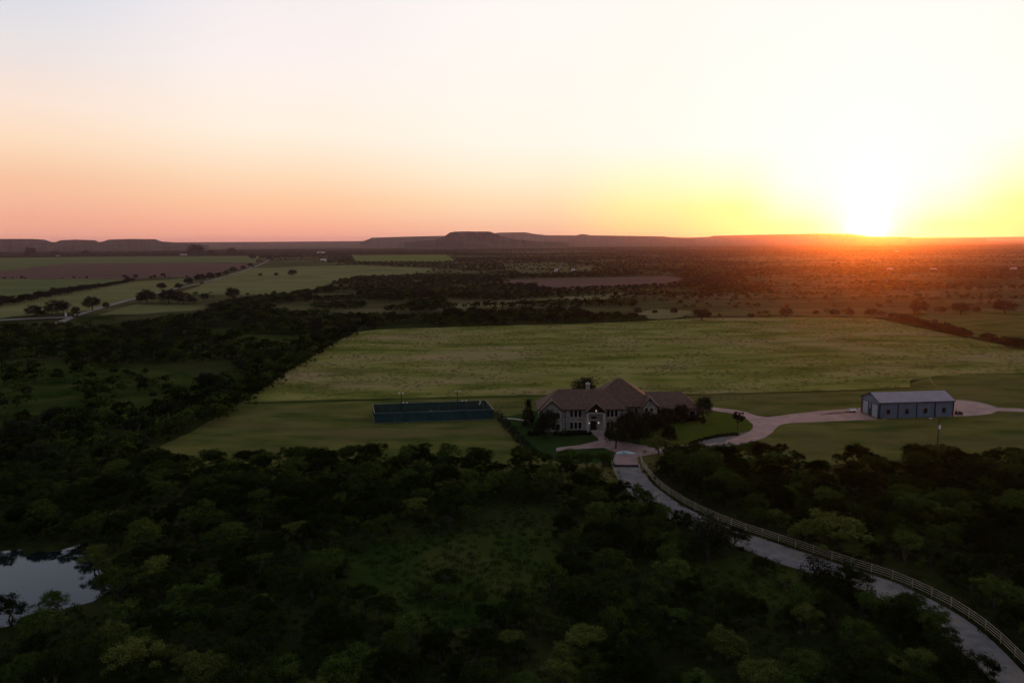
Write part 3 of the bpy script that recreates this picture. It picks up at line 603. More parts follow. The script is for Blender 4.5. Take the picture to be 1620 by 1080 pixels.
# woodland as one mass: geometry nodes scatter of a few crown meshes
hid = bpy.data.collections.new('woodland sources')
def scatter(name, pts, meshes, smin, smax, label):
    me = bpy.data.meshes.new(name); me.from_pydata([(float(x), float(y), 0.0) for x, y in pts], [], [])
    o = bpy.data.objects.new(name, me); C.objects.link(o); struct(o, 'stuff'); tag(o, label, 'woodland')
    src = bpy.data.collections.new(name+' sources')
    for m_ in meshes: src.objects.link(bpy.data.objects.new('crown_source', m_))
    g = bpy.data.node_groups.new(name, 'GeometryNodeTree'); g.interface.new_socket('Geometry', in_out='INPUT', socket_type='NodeSocketGeometry'); g.interface.new_socket('Geometry', in_out='OUTPUT', socket_type='NodeSocketGeometry')
    n, l = g.nodes, g.links; gi = n.new('NodeGroupInput'); go = n.new('NodeGroupOutput')
    ci = n.new('GeometryNodeCollectionInfo'); ci.inputs['Collection'].default_value = src; ci.inputs['Separate Children'].default_value = True; ci.inputs['Reset Children'].default_value = True
    ip = n.new('GeometryNodeInstanceOnPoints'); ip.inputs['Pick Instance'].default_value = True
    ri = n.new('FunctionNodeRandomValue'); ri.data_type = 'INT'; ri.inputs['Min'].default_value = 0; ri.inputs['Max'].default_value = len(meshes)-1
    rr_ = n.new('FunctionNodeRandomValue'); rr_.data_type = 'FLOAT_VECTOR'; rr_.inputs[0].default_value = (0, 0, 0); rr_.inputs[1].default_value = (0, 0, 6.283)
    rs = n.new('FunctionNodeRandomValue'); rs.data_type = 'FLOAT'; rs.inputs[2].default_value = smin; rs.inputs[3].default_value = smax; rs.inputs['Seed'].default_value = 4
    l.new(gi.outputs[0], ip.inputs['Points']); l.new(ci.outputs[0], ip.inputs['Instance']); l.new(ri.outputs[2], ip.inputs['Instance Index']); l.new(rr_.outputs[0], ip.inputs['Rotation']); l.new(rs.outputs[1], ip.inputs['Scale']); l.new(ip.outputs[0], go.inputs[0])
    md = o.modifiers.new('scatter', 'NODES'); md.node_group = g
    return o
fm = [f[0] for f in FAR]
if len(rest): scatter('thicket', front[rest], [c for c, _ in LIB['mesq'][:4]], .6, 1.08, 'farther olive mesquites massed along the edge of the mown lawn')
scatter('left_woods'.replace('left_', 'dense_'), left, fm[:4]+fm[:3]+fm[4:5], .5, 1.1, 'dense dark green mesquite woods beside the hay field and lawn')
scatter('wood_belt', mid, fm+fm[:2], .6, 1.15, 'belt of dark mixed trees along the far edge of hay field')
scatter('scrubland', far1, fm[:4]+fm[:2]+fm[4:], .4, .95, 'scattered brush and small trees on the plain past the belt')
scatter('brushland', far2, VFAR, .55, 1.1, 'far brush fading into haze towards the mesas')

# grass: tufts on the hay field, in the clearings and on the lawns' rims
def tuft(name, seed, n, w, h, m_):
    r = np.random.default_rng(seed); vs = []; fs = []
    for i in range(n):
        a = r.uniform(0, 6.283); q = w*math.sqrt(r.random()); x, y = q*math.cos(a), q*math.sin(a); hh = h*r.uniform(.5, 1); l = r.normal(0, .3*h, 2); t_ = r.uniform(0, 6.283); bw = .05
        k = len(vs); vs += [(x-bw*math.cos(t_), y-bw*math.sin(t_), 0), (x+bw*math.cos(t_), y+bw*math.sin(t_), 0), (x+l[0], y+l[1], hh)]; fs.append((k, k+1, k+2))
    me = bpy.data.meshes.new(name); me.from_pydata(vs, [], fs); me.materials.append(M[m_]); return me
M['drygrass'] = mat('dry grass blades', [(.15, .15, .035), (.28, .22, .09)], .05, (.4, 1.8, 1), 8, rand=.45, spec=0)
M['greengrass'] = mat('rank green grass blades', [(.026, .042, .009), (.046, .058, .014)], .3, detail=6, rand=.45, spec=0)
hayp = region(P_HAY, 2.6, None, .42, 9, 21)
scatter('hay_grass', hayp, [tuft('hay_tuft', 200+k, 26, .8, .55, 'drygrass') for k in range(3)], .6, 1.3, 'uneven uncut grass standing over the hay field')
gp = grid_points(-140, 160, 65, 185, 1.5); gq = to_px(gp); gk = in_poly(gq, T_FRONT) & (road_dist(gp) > 2.75) & ~in_poly(gq, P_POND) & (vnoise(gp, 5, 9) > .3)
scatter('rank_grass', gp[gk], [tuft('grass_tuft', 220+k, 30, .7, .6, 'greengrass') for k in range(3)], .5, 1.3, 'rank dark grass in the clearings and under the thicket')

# lone dark trees and hedgerow on the far pastures: (pixel x, pixel y of the foot, width in pixels)
def far_oak(x, y, wpx, lab, grp, sz=1.0, key='oak', name='oak_tree'):
    p = G(x, y); W = wpx*p.length/F_PX; plant(name, key, p.x, p.y, W/6.4, lab, 'tree', grp, sz)
far_oak(91, 501, 34, 'broad dark oak beside the white gate posts', None, .75)
for x, y, w in [(53, 502, 21), (146, 491, 24), (168, 489, 12), (120, 496, 12), (68, 500, 9)]: far_oak(x, y, w, 'dark rounded oak growing beside the county road junction', 'oaks at the county road junction', .9)
for x, y, w in [(232, 482, 30), (222, 479, 16), (267, 481, 30), (291, 482, 24), (324, 475, 14), (306, 480, 14)]: far_oak(x, y, w, 'dark oak in the farmyard clump by the county road bend', 'farmyard clump', .8)
far_oak(368, 474, 26, 'single spreading oak at the edge of the olive pasture', None, .75)
for x, y, w in [(256, 459, 15), (283, 458, 13), (299, 451, 15), (317, 446, 17), (333, 443, 15), (347, 438, 9), (357, 435, 9), (370, 431, 12), (385, 427, 9), (396, 423, 9)]: far_oak(x, y, w, 'roadside tree in the line along the pale county road', 'trees along the county road', .8)
for x, y, w in [(400, 411, 12), (426, 412, 11), (463, 437, 15), (412, 437, 7), (437, 437, 8), (136, 405, 12), (310, 406, 26), (334, 404, 11), (367, 404, 16), (383, 404, 10), (48, 406, 18), (88, 406, 12)]: far_oak(x, y, w, 'lone dark tree out on the open far pasture', 'lone trees on the far pastures', .75)
for x, y, w in [(117, 441, 4), (137, 441, 4), (197, 440, 6), (215, 440, 7), (245, 439, 5), (258, 438, 7), (40, 442, 3.5), (7, 442, 4)]: far_oak(x, y, w, 'tiny dark tree on the edge of the ploughed field', 'trees edging the ploughed field', .9)
hx = np.linspace(-30, 209, 46)
for i, x in enumerate(hx):
    yb = np.interp(x, [-30, 0, 60, 110, 213], [491, 485, 474, 465, 446.5]); far_oak(float(x), float(yb)+rnd.uniform(-1, 1), float(np.interp(x, [-30, 210], [17, 9]))*rnd.uniform(.8, 1.2), 'dark tree in the long straight hedgerow between the pastures', 'hedgerow between the pastures', rnd.uniform(.65, .85))
for x, y, w in [(1110, 507, 32), (1188, 504, 14), (1243, 502, 24), (1290, 498, 12), (1320, 500, 18), (1345, 500, 14), (1377, 501, 22), (1395, 501, 14), (1413, 505, 16), (1455, 496, 30), (1487, 496, 18), (1520, 497, 28), (1590, 496, 32), (1545, 495, 14)]: far_oak(x, y, w, 'dark bushy tree in the line along the far hay field edge', 'trees at the far hay field edge', .65)
for i in range(14):
    x = 1428+i*7.8; far_oak(x, 508+i*2.05+rnd.uniform(-1, 1), 15*rnd.uniform(.8, 1.25), 'bushy tree in the slanting hedgerow right of the hay field', 'slanting hedgerow by the hay field', .62)
for x, y, w in [(1563, 540, 22), (1592, 549, 26), (1612, 551, 26), (1574, 541, 12)]: far_oak(x, y, w, 'dark round bush at the near corner of the right pasture', 'bushes at the pasture corner', .6)
for x, y, w in [(908, 500, 22), (845, 466, 28), (770, 468, 16), (1005, 505, 14), (1066, 497, 14), (1036, 497, 10), (500, 527, 30), (555, 530, 26), (585, 520, 16)]: far_oak(x, y, w, 'dark evergreen rising out of the mesquite belt', 'evergreens in the wood belt', .8)
for i in range(26):                                           # dark evergreens among the left woods
    q = left[rnd.randrange(len(left))]; plant('evergreen_tree', 'oak', float(q[0]), float(q[1]), rnd.uniform(.8, 1.25), 'near black evergreen scattered among the mesquite woods', 'tree', 'evergreens in the mesquite woods', rnd.uniform(.8, 1.1))

# ------------------------------------------------------------------ house
H0 = Vector((28, 201, 0))
house = empty('house', H0, 'large two storey stone house with steep brown hipped roofs', 'house')
WALL = {}
def wall_block(x0, y0, x1, y1, h, name='wall'):
    return MB().box((x0, y0, -.2), (x1, y1, h)).build(name, 'stone', house)
def hip_roof(x0, y0, x1, y1, z, rx0, rx1, ry, rz, ov=.6):
    a, b_, c, d_ = (x0-ov, y0-ov, z), (x1+ov, y0-ov, z), (x1+ov, y1+ov, z), (x0-ov, y1+ov, z); e, f_ = (rx0, ry, rz), (rx1, ry, rz)
    b = MB().add([a, b_, c, d_, e, f_], [(0, 1, 5, 4), (1, 2, 5), (2, 3, 4, 5), (3, 0, 4), (3, 2, 1, 0)]); r = b.build('roof', 'shingle', house)
    fb = MB(); t_ = .22; o2 = ov+.05
    fb.box((x0-o2, y0-o2, z-t_), (x1+o2, y0-ov+.12, z-.004)); fb.box((x0-o2, y1+ov-.12, z-t_), (x1+o2, y1+o2, z-.004))
    fb.box((x0-o2, y0-ov+.124, z-t_), (x0-ov+.12, y1+ov-.124, z-.004)); fb.box((x1+ov-.12, y0-ov+.124, z-t_), (x1+o2, y1+ov-.124, z-.004))
    fb.build('fascia', 'fascia', r)
    return r
def gable(x0, y0, x1, y1, h, apex, ov=.55, name='roof', fill='stone'):
    xm = (x0+x1)/2
    if fill:
        MB().add([(x0, y0, -.2), (x1, y0, -.2), (x1, y0, h), (xm, y0, apex-.12), (x0, y0, h), (x0, y1, -.2), (x1, y1, -.2), (x1, y1, h), (xm, y1, apex-.12), (x0, y1, h)],
                 [(0, 1, 2, 3, 4), (9, 8, 7, 6, 5), (0, 5, 6, 1), (1, 6, 7, 2), (4, 9, 5, 0), (2, 7, 8, 3), (3, 8, 9, 4)]).build('gable_wall', fill, house)
    sl = (apex-h)/((x1-x0)/2); xe0, xe1 = x0-ov, x1+ov; ze = h-sl*ov; t_ = .18; yf = y0-.45
    b = MB()
    for xs, xe in ((xe0, xm), (xe1, xm)):
        b.add([(xs, yf, ze), (xe, yf, apex), (xe, y1, apex), (xs, y1, ze), (xs, yf, ze+t_), (xe, yf, apex+t_), (xe, y1, apex+t_), (xs, y1, ze+t_)], [(0, 1, 2, 3), (4, 7, 6, 5), (0, 4, 5, 1), (3, 2, 6, 7), (0, 3, 7, 4)])
    r = b.build(name, 'shingle', house)
    v = MB()
    for xs, xe in ((xe0, xm), (xe1, xm)): v.add([(xs, yf-.05, ze-.16), (xe, yf-.05, apex-.12), (xe, yf-.05, apex+t_+.02), (xs, yf-.05, ze+t_), (xs, yf-.004, ze-.16), (xe, yf-.004, apex-.12), (xe, yf-.004, apex+t_+.02), (xs, yf-.004, ze+t_)], [(0, 1, 2, 3), (7, 6, 5, 4), (0, 4, 5, 1), (3, 2, 6, 7), (0, 3, 7, 4)])
    v.build('barge_board', 'fascia', r); return r
def window(x0, x1, z0, z1, y, bars=2, parent=None):
    parent = parent or house; f = MB(); t_ = .11
    f.box((x0-t_, y-.09, z0-t_), (x0, y+.02, z1+t_)).box((x1, y-.09, z0-t_), (x1+t_, y+.02, z1+t_)).box((x0, y-.09, z1), (x1, y+.02, z1+t_))
    w = f.build('window', 'trim', parent)
    MB().box((x0-t_-.06, y-.16, z0-t_-.06), (x1+t_+.06, y+.02, z0-.003)).build('sill', 'trim', w)
    MB().box((x0+.003, y-.03, z0), (x1-.003, y+.01, z1-.003)).build('pane', 'glass', w)
    m_ = MB()
    for k in range(1, bars): zz = z0+(z1-z0)*k/bars; m_.box((x0+.004, y-.06, zz-.025), (x1-.004, y-.034, zz+.025))
    m_.build('muntin', 'fascia', w); return w
YF = 195.75
wall_block(7.4, YF, 30.7, 205.7, 6.0)
hip_roof(7.4, YF, 30.7, 205.7, 6.0, 12.8, 25.6, 200.7, 10.6)
wall_block(20.0, 198.0, 40.4, 210.0, 6.1)
hip_roof(20.0, 198.0, 40.4, 210.0, 6.12, 29.7, 31.2, 203.4, 13.0)
wall_block(39.5, 206.4, 54.2, 216.5, 3.55)
hip_roof(39.5, 206.4, 54.2, 216.5, 3.55, 38.0, 50.0, 211.4, 7.5)
gable(8.0, 194.2, 13.6, 200.5, 6.1, 8.6)
gable(36.1, 196.6, 39.9, 203, 6.4, 8.7)
gable(20.2, 193.2, 25.3, 199.5, 5.75, 8.0, fill=None, ov=.35)
# porch: truss infill, beam, columns, floor, lintels, door
MB().add([(20.1, 193.35, 5.55), (25.4, 193.35, 5.55), (22.75, 193.35, 7.75), (20.1, 193.6, 5.55), (25.4, 193.6, 5.55), (22.75, 193.6, 7.75)], [(0, 1, 2), (5, 4, 3), (0, 3, 4, 1), (1, 4, 5, 2), (2, 5, 3, 0)]).build('porch_pediment', 'door', house)
MB().box((20.0, 193.2, 5.25), (25.5, 193.75, 5.547)).build('porch_beam', 'trim', house)
for cx in (20.5, 25.0):
    c_ = MB().box((cx-.3, 193.2, .25), (cx+.3, 193.75, 5.247)).build('column', 'trim', house)
    MB().box((cx-.4, 193.1, .0), (cx+.4, 193.85, .247)).build('column_base', 'trim', c_)
MB().box((19.9, 192.9, -.1), (25.6, YF-.003, .07)).build('porch_floor', 'kerb', house)
dr = MB().box((21.55, YF-.06, .08), (23.25, YF+.02, 2.65)).build('door', 'door', house)
for dx in (21.75, 22.5): MB().box((dx, YF-.075, 1.0), (dx+.55, YF-.063, 2.4)).build('door_panel', 'fascia', dr)
MB().box((23.06, YF-.16, 1.0), (23.12, YF-.064, 1.5)).build('handle', 'galv', dr)
MB().box((21.2, YF-.12, 2.70), (23.6, YF-.003, 3.05)).build('lintel', 'trim', house)
MB().box((21.2, YF-.12, 4.05), (23.6, YF-.003, 4.35)).build('lintel', 'trim', house)
window(21.65, 23.15, 3.2, 3.95, YF, 1)
for z0, z1 in ((.45, 2.3), (3.75, 5.6)):
    for x0 in (15.9, 17.05, 18.2): window(x0, x0+.8, z0, z1, YF, 3)
    for x0 in (26.0, 27.1, 28.2): window(x0, x0+.8, z0, z1, YF, 3)
for x0 in (10.7, 12.0): window(x0, x0+.95, 3.6, 5.3, 194.2, 3); window(x0, x0+.95, .5, 2.2, 194.2, 3)
for x0 in (36.75, 38.1): window(x0, x0+.75, 4.9, 6.0, 196.6, 2)
for x0 in (32.0, 34.0): window(x0, x0+.9, 3.8, 5.5, 198.0, 3); window(x0, x0+.9, .5, 2.3, 198.0, 3)
for x0 in (43.2, 45.4, 48.5, 51.5): window(x0, x0+1.5, 1.0, 2.7, 206.4, 2)
ch = MB().box((20.9, 202.2, 8.0), (22.0, 203.1, 11.6)).build('chimney', 'stone', house)
MB().box((20.8, 202.1, 11.604), (22.1, 203.2, 11.8)).build('chimney_cap', 'trim', ch); MB().box((21.2, 202.4, 11.804), (21.7, 202.9, 12.1)).build('flue', 'trim', ch)
for dx, y_ in ((14.6, YF), (30.3, YF), (54.0, 206.4)): MB().tube([(dx, y_-.08, .1), (dx, y_-.08, 5.8 if y_ < 200 else 3.4)], .06, 6).build('downspout', 'fascia', house)
# lit lanterns at the entrance
def lantern(x, y, z, lab, hang=False):
    e = empty('pendant_lantern' if hang else 'wall_lantern', (x, y, z), lab, 'lamp')
    MB().box((x-.13, y-.13, z-.2), (x+.13, y+.13, z+.2)).build('lamp_glass', 'lamp', e)
    MB().add([(x-.18, y-.18, z+.204), (x+.18, y-.18, z+.204), (x+.18, y+.18, z+.204), (x-.18, y+.18, z+.204), (x, y, z+.38)], [(3, 2, 1, 0), (0, 1, 4), (1, 2, 4), (2, 3, 4), (3, 0, 4)]).build('cap', 'iron', e)
    if hang: MB().tube([(x, y, z+.34), (x, y, z+.9)], .015, 5).build('chain', 'iron', e)
    else: MB().box((x-.05, y+.134, z-.1), (x+.05, YF-.004, z+.1)).build('bracket', 'iron', e)
lantern(21.1, YF-.3, 2.15, 'lit wall lantern left of the dark front door'); lantern(23.75, YF-.3, 2.2, 'lit wall lantern right of the dark front door')
lantern(22.75, 193.0, 6.15, 'bright lit lantern hanging high in the porch gable', True)

# planting round the house
def hplant(name, key, px_, wpx, hpx, lab, cat='tree', grp=None, base_w=6.4, base_h=6.0, Y=None):
    p = G(*px_); k = p.length/F_PX; plant(name, key, p.x, p.y, wpx*k/base_w, lab, cat, grp, (hpx*k/base_h)/(wpx*k/base_w))
hplant('oak_tree', 'oak', (868, 692), 40, 48, 'black green oak hiding the left stone gable of the house')
hplant('evergreen_tree', 'cypress', (836, 673), 26, 42, 'tall dense evergreen at the left end of the house', base_w=3.6, base_h=6.6)
plant('oak_tree', 'oak', 22.5, 222.5, 1.5, 'big dark oak rising behind the chimney of the house', 'tree', sz=1.1)
hplant('oak_tree', 'oak', (974, 709), 42, 48, 'dark oak in front of the porch beside the entrance walk')
hplant('oak_tree', 'oak', (1000, 700), 42, 56, 'tall dark oak before the recessed middle of the house')
hplant('oak_tree', 'oak', (1026, 690), 46, 42, 'dark oak below the small right gable of the house')
hplant('oak_tree', 'oak', (1052, 676), 36, 34, 'dark oak before the single storey right wing')
hplant('oak_tree', 'oak', (1078, 670), 30, 32, 'broad dark oak near the end of the right wing')
hplant('oak_tree', 'oak', (1113, 664), 32, 38, 'ragged oak at the right corner of the house')
hplant('oak_tree', 'oak', (1012, 703), 38, 40, 'low dark oak at the edge of the circular drive before the house')
hplant('oak_tree', 'oak', (1040, 690), 38, 36, 'squat dark oak between the right gable and the side yard')
hplant('oak_tree', 'oak', (988, 692), 32, 42, 'dark oak pressed close to the right front windows')
hplant('oak_tree', 'oak', (855, 694), 26, 34, 'small dark oak beside the evergreen at the left gable')
hplant('sapling', 'spiky', (1111, 681), 12, 24, 'thin young sapling on the side yard below the ragged oak', base_w=4, base_h=5.2)
hplant('young_tree', 'spiky', (1167, 679), 24, 30, 'young round headed tree standing alone on the side yard', base_w=4, base_h=5.2)
hplant('evergreen_shrub', 'shrub', (1057, 695), 30, 28, 'large rounded dark shrub on the side yard', 'shrub', base_w=2.2, base_h=1.6)
for i, x in enumerate([838, 848, 858, 880, 890, 899, 908, 917, 926]): hplant('foundation_shrub', 'shrub', (x, 688+rnd.uniform(-1.5, 1)), 13, 9, 'low dark shrub in the bed along the stone front wall', 'shrub', 'foundation shrubs', 2.2, 1.6)
for i, x in enumerate([1034, 1045, 1058, 1068, 1078, 1088, 1096, 1103]): hplant('foundation_shrub', 'shrub', (x, 669-(i*.5)), 14, 13, 'dark shrub in the row along the right wing wall', 'shrub', 'shrubs along the right wing', 2.2, 1.6)
for i in range(11):
    t_ = i/10; x = 1094+t_*70; y = 702-14*t_-3*math.sin(t_*3.1)
    hplant('border_shrub', 'shrub', (x, y), 11, 5.5, 'low dark border shrub edging the gravel bed by the drive', 'shrub', 'border shrubs by the drive', 2.2, 1.6)
for i, x in enumerate([934, 960, 966]): hplant('potted_shrub'.replace('potted', 'entrance'), 'shrub', (x, 687 if x < 940 else 690), 8, 8, 'small dark shrub flanking the entrance walk', 'shrub', 'entrance shrubs', 2.2, 1.6)
# clipped hedge running from the court to the thicket
def hedge(name, a, c, w, h, lab):
    p, q = G(*a), G(*c); L = (q-p).length; n = int(L/1.1); cl = []; r = random.Random(5)
    u = (q-p).normalized(); v = Vector((-u.y, u.x, 0))
    e = empty(name, p, lab, 'hedge')
    for i in range(n*9):
        t_ = r.random()*L; s_ = r.uniform(-w/2, w/2); z = r.uniform(.3, h); o = u*t_+v*s_; cl.append((o.x, o.y, z, .42, .9))
    o = bpy.data.objects.new('foliage', leaf_mesh('foliage', cl, 26, .12, 'shrubleaf', 5)); C.objects.link(o); o.parent = e
    b = MB()
    for i in range(n): o = u*(i+.5)*L/n; b.tube([(o.x, o.y, -.05), (o.x, o.y, .7*h)], [.05, .02], 5)
    b.build('stem', 'bark', e, world=False)
hedge('hedge', (786, 658), (843, 722), 2.5, 1.8, 'long dark clipped hedge slanting from the court to the thicket')

# ------------------------------------------------------------------ sports court
A, B, Cc, Dd = G(593, 669.5), G(781, 663), G(768, 647.3), G(590, 654)
court = empty('sports_court', A, 'fenced sports court with dark teal windscreens on the lawn', 'sports court')
FH = 2.95
MB().add([(p.x, p.y, .06) for p in (A, B, Cc, Dd)]+[(p.x, p.y, -.1) for p in (A, B, Cc, Dd)], [(0, 1, 2, 3), (0, 4, 5, 1), (1, 5, 6, 2), (2, 6, 7, 3), (3, 7, 4, 0)]).build('court_surface', 'court', court)
def lerp(a, c, t_): return a + (c-a)*t_
def bil(u, v): return lerp(lerp(A, B, u), lerp(Dd, Cc, u), v)
def line(u0, v0, u1, v1, w=.012):
    p, q = bil(u0, v0), bil(u1, v1); d_ = (q-p).normalized(); n_ = Vector((-d_.y, d_.x, 0))*.05
    MB().add([(*(p-n_)[:2], .066), (*(q-n_)[:2], .066), (*(q+n_)[:2], .066), (*(p+n_)[:2], .066)], [(0, 1, 2, 3)]).build('court_line', 'white', court)
for a_ in [(.17, .22, .83, .22), (.17, .78, .83, .78), (.17, .215, .17, .785), (.83, .215, .83, .785), (.33, .30, .67, .30), (.33, .70, .67, .70), (.33, .295, .33, .705), (.67, .295, .67, .705)]: line(*a_)
postm = MB().tube([(0, 0, -.1), (0, 0, FH)], .045, 6)
for (p, q, n) in ((A, B, 12), (B, Cc, 4), (Cc, Dd, 12), (Dd, A, 4)):
    d_ = (q-p); L = d_.length; u = d_/L; nrm = Vector((-u.y, u.x, 0))
    for i in range(n):
        s_ = p+d_*(i/n); e_ = p+d_*((i+1)/n)
        MB().tube([(s_.x, s_.y, -.1), (s_.x, s_.y, FH)], .045, 6).build('post', 'iron', court)
        # windscreen panel, sagging a little between its posts
        b = MB(); o_ = nrm*.06; a2, c2 = s_+u*.06, e_-u*.06; mid_ = lerp(a2, c2, .5)+nrm*rnd.uniform(-.03, .06)
        for side in (0, .015):
            for z in (.08, FH-.1):
                for w_ in (a2, mid_, c2): b.v.append(((w_+o_+nrm*side).x, (w_+o_+nrm*side).y, z-(.05 if (w_ is mid_ and z > 1) else 0)))
        b.f += [(0, 1, 4, 3), (1, 2, 5, 4), (7, 6, 9, 10), (8, 7, 10, 11), (3, 4, 10, 9), (4, 5, 11, 10)]
        b.build('windscreen', 'screen', court)
    MB().tube([p+Vector((0, 0, FH+.04)), q+Vector((0, 0, FH+.04))], .05, 6).build('top_rail', 'galv', court)
    MB().tube([p+Vector((0, 0, .12)), q+Vector((0, 0, .12))], .03, 5).build('bottom_rail', 'galv', court)
n0, n1 = bil(.5, .16), bil(.5, .84)
MB().tube([n0, n0+Vector((0, 0, 1.07))], .05, 6).build('net_post', 'iron', court); MB().tube([n1, n1+Vector((0, 0, 1.07))], .05, 6).build('net_post', 'iron', court)
MB().add([(n0.x-.01, n0.y, .1), (n1.x-.01, n1.y, .1), (n1.x-.01, n1.y, 1.0), (n0.x-.01, n0.y, 1.0), (n0.x+.01, n0.y, .1), (n1.x+.01, n1.y, .1), (n1.x+.01, n1.y, 1.0), (n0.x+.01, n0.y, 1.0)], [(0, 1, 2, 3), (7, 6, 5, 4), (3, 2, 6, 7), (0, 4, 5, 1)]).build('net', 'black', court)
MB().tube([n0+Vector((0, 0, 1.03)), n1+Vector((0, 0, 1.03))], .04, 5).build('net_tape', 'white', court)
# floodlight poles
def floodlight(base, h, aim, lab):
    e = empty('floodlight_pole', base, lab, 'lamp post', 'court floodlights')
    MB().tube([base+Vector((0, 0, -.1)), base+Vector((0, 0, h))], [.15, .09], 8).build('pole', 'iron', e)
    MB().box((base.x-.75, base.y-.04, h-.04), (base.x+.75, base.y+.04, h+.04)).build('crossarm', 'iron', e)
    MB().box((base.x-.22, base.y-.22, -.1), (base.x+.22, base.y+.22, .18)).build('footing', 'kerb', e)
    for sx in (-.55, .55):
        x, y = base.x+sx, base.y+aim*.12
        MB().add([(x-.25, y-.2, h+.045), (x+.25, y-.2, h+.045), (x+.25, y+.2, h+.045), (x-.25, y+.2, h+.045), (x-.14, y-.1, h+.32), (x+.14, y-.1, h+.32), (x+.14, y+.1, h+.32), (x-.14, y+.1, h+.32)], [(3, 2, 1, 0), (4, 5, 6, 7), (0, 1, 5, 4), (1, 2, 6, 5), (2, 3, 7, 6), (3, 0, 4, 7)]).build('lamp_head', 'white', e)
for q, h, aim, lab in [((642, 668.6), 5.9, 1, 'unlit floodlight pole on the near side of the court, hoop end farther'), ((735, 665.4), 5.9, 1, 'unlit floodlight pole on the near side of the court by the hoop end'), ((635, 652), 5.7, -1, 'unlit floodlight pole behind the court, hoop end farther'), ((724, 648.5), 5.7, -1, 'unlit floodlight pole behind the court by the hoop end')]:
    p = G(*q); p.y += (-.5 if aim > 0 else .5); floodlight(p, h, aim, lab)
# umpire chair and basketball hoop
p = bil(.505, .09); e = empty('umpire_chair', p, 'tall dark umpire chair inside the court at the net', 'chair')
for sx in (-.35, .35):
    for sy in (-.35, .35): MB().tube([p+Vector((sx*1.3, sy*1.3, .06)), p+Vector((sx*.7, sy*.7, 1.8))], .03, 5).build('leg', 'iron', e)
for k in range(4): MB().tube([p+Vector((-.44+.04*k, -.42+.05*k, .4+.35*k)), p+Vector((.44-.04*k, -.42+.05*k, .4+.35*k))], .02, 4).build('rung', 'iron', e)
MB().box((p.x-.3, p.y-.3, 1.8), (p.x+.3, p.y+.3, 1.88)).build('seat', 'galv', e); MB().box((p.x-.3, p.y+.25, 1.89), (p.x+.3, p.y+.3, 2.4)).build('backrest', 'galv', e)
p = bil(.955, .62); e = empty('basketball_hoop', p, 'white basketball hoop at the end of the court', 'basketball hoop')
MB().tube([p+Vector((0, 0, .0)), p+Vector((0, 0, 2.6)), p+Vector((-.9, 0, 3.2))], .07, 7).build('pole', 'galv', e)
MB().box((p.x-1.0, p.y-.9, 2.85), (p.x-.93, p.y+.9, 3.9)).build('backboard', 'white', e)
MB().tube([p+Vector((-1.23+.225*math.cos(a), .225*math.sin(a), 3.05)) for a in [k*math.pi/6 for k in range(13)]], .018, 5).build('rim', 'red', e)
MB().tube([p+Vector((-1.23, 0, 3.03)), p+Vector((-1.23, 0, 2.62))], [.22, .13], 8).build('net', 'white', e)

# ------------------------------------------------------------------ fences
UNIT = {}
def unit(name, m_, n=6, r=1.0):
    b = MB().tube([(0, 0, 0), (0, 0, 1)], r, n); me = bpy.data.meshes.new(name); me.from_pydata(b.v, [], b.f); me.materials.append(M[m_]); return me
UP, UR = unit('post', 'pipe'), unit('rail', 'pipe', 5); IP, IR = unit('post', 'iron', 4), unit('rail', 'iron', 4)
def bar(name, me, parent, p, q, r):
    o = bpy.data.objects.new(name, me); C.objects.link(o); o.parent = parent
    d_ = q-p; o.location = p-parent.location; o.rotation_mode = 'QUATERNION'; o.rotation_quaternion = d_.to_track_quat('Z', 'Y'); o.scale = (r, r, d_.length); return o
def rail_fence(pts, spacing, h, rails, lab, me=(UP, UR), pr=.06, rr__=.045, name='rail_fence'):
    L = [0]
    for a, c in zip(pts, pts[1:]): L.append(L[-1]+(c-a).length)
    n = max(2, int(L[-1]/spacing)); ps = []
    for i in range(n+1):
        d_ = L[-1]*i/n; k = min(max(j for j in range(len(L)) if L[j] <= d_+1e-6), len(pts)-2); ps.append(lerp(pts[k], pts[k+1], (d_-L[k])/(L[k+1]-L[k])))
    e = empty(name, Vector((ps[0].x, ps[0].y, 0)), lab, 'fence')
    for p in ps: p = Vector((p.x, p.y, 0)); bar('post', me[0], e, p-Vector((0, 0, .15)), p+Vector((0, 0, h+.06)), pr)
    for a, c in zip(ps, ps[1:]):
        for z in rails: bar('rail', me[1], e, Vector((a.x, a.y, z+rnd.uniform(-.015, .015))), Vector((c.x, c.y, z+rnd.uniform(-.015, .015))), rr__)
    return e
def offset(pts, d_):
    out = []
    for i, p in enumerate(pts):
        t_ = pts[min(i+1, len(pts)-1)]-pts[max(i-1, 0)]; out.append(p+Vector((-t_.y, t_.x, 0)).normalized()*d_)
    return out
fr = offset(rr, .75); fl = offset(rl, -.6)
rail_fence(fr[2:58], 3.1, 1.45, (.35, .72, 1.08, 1.43), 'long tan four rail fence along the far side of the gravel drive')
fl_px = to_px(np.array([[p.x, p.y] for p in fl]))
i0 = next(i for i in range(60) if fl_px[i, 0] > 1466); rail_fence(fl[i0:59], 3.1, 1.45, (.35, .72, 1.08, 1.43), 'short tan four rail fence on the near side of the gravel drive')
rail_fence(fl[4:12], 3.1, 1.45, (.35, .72, 1.08, 1.43), 'tan rail fence on the near side of the drive below the cattle guard')
bk = [G(783, 646.5), G(826, 645), G(846, 644)]
rail_fence(bk, 2.0, 1.7, (.25, 1.6), 'black iron fence between the court and the house', (IP, IR), .05, .03, 'iron_fence')
bk = [G(1128, 634), G(1150, 633), G(1176, 632)]
rail_fence(bk, 2.2, 1.4, (.3, 1.35), 'thin iron fence behind the garage wing of the house', (IP, IR), .045, .03, 'iron_fence')
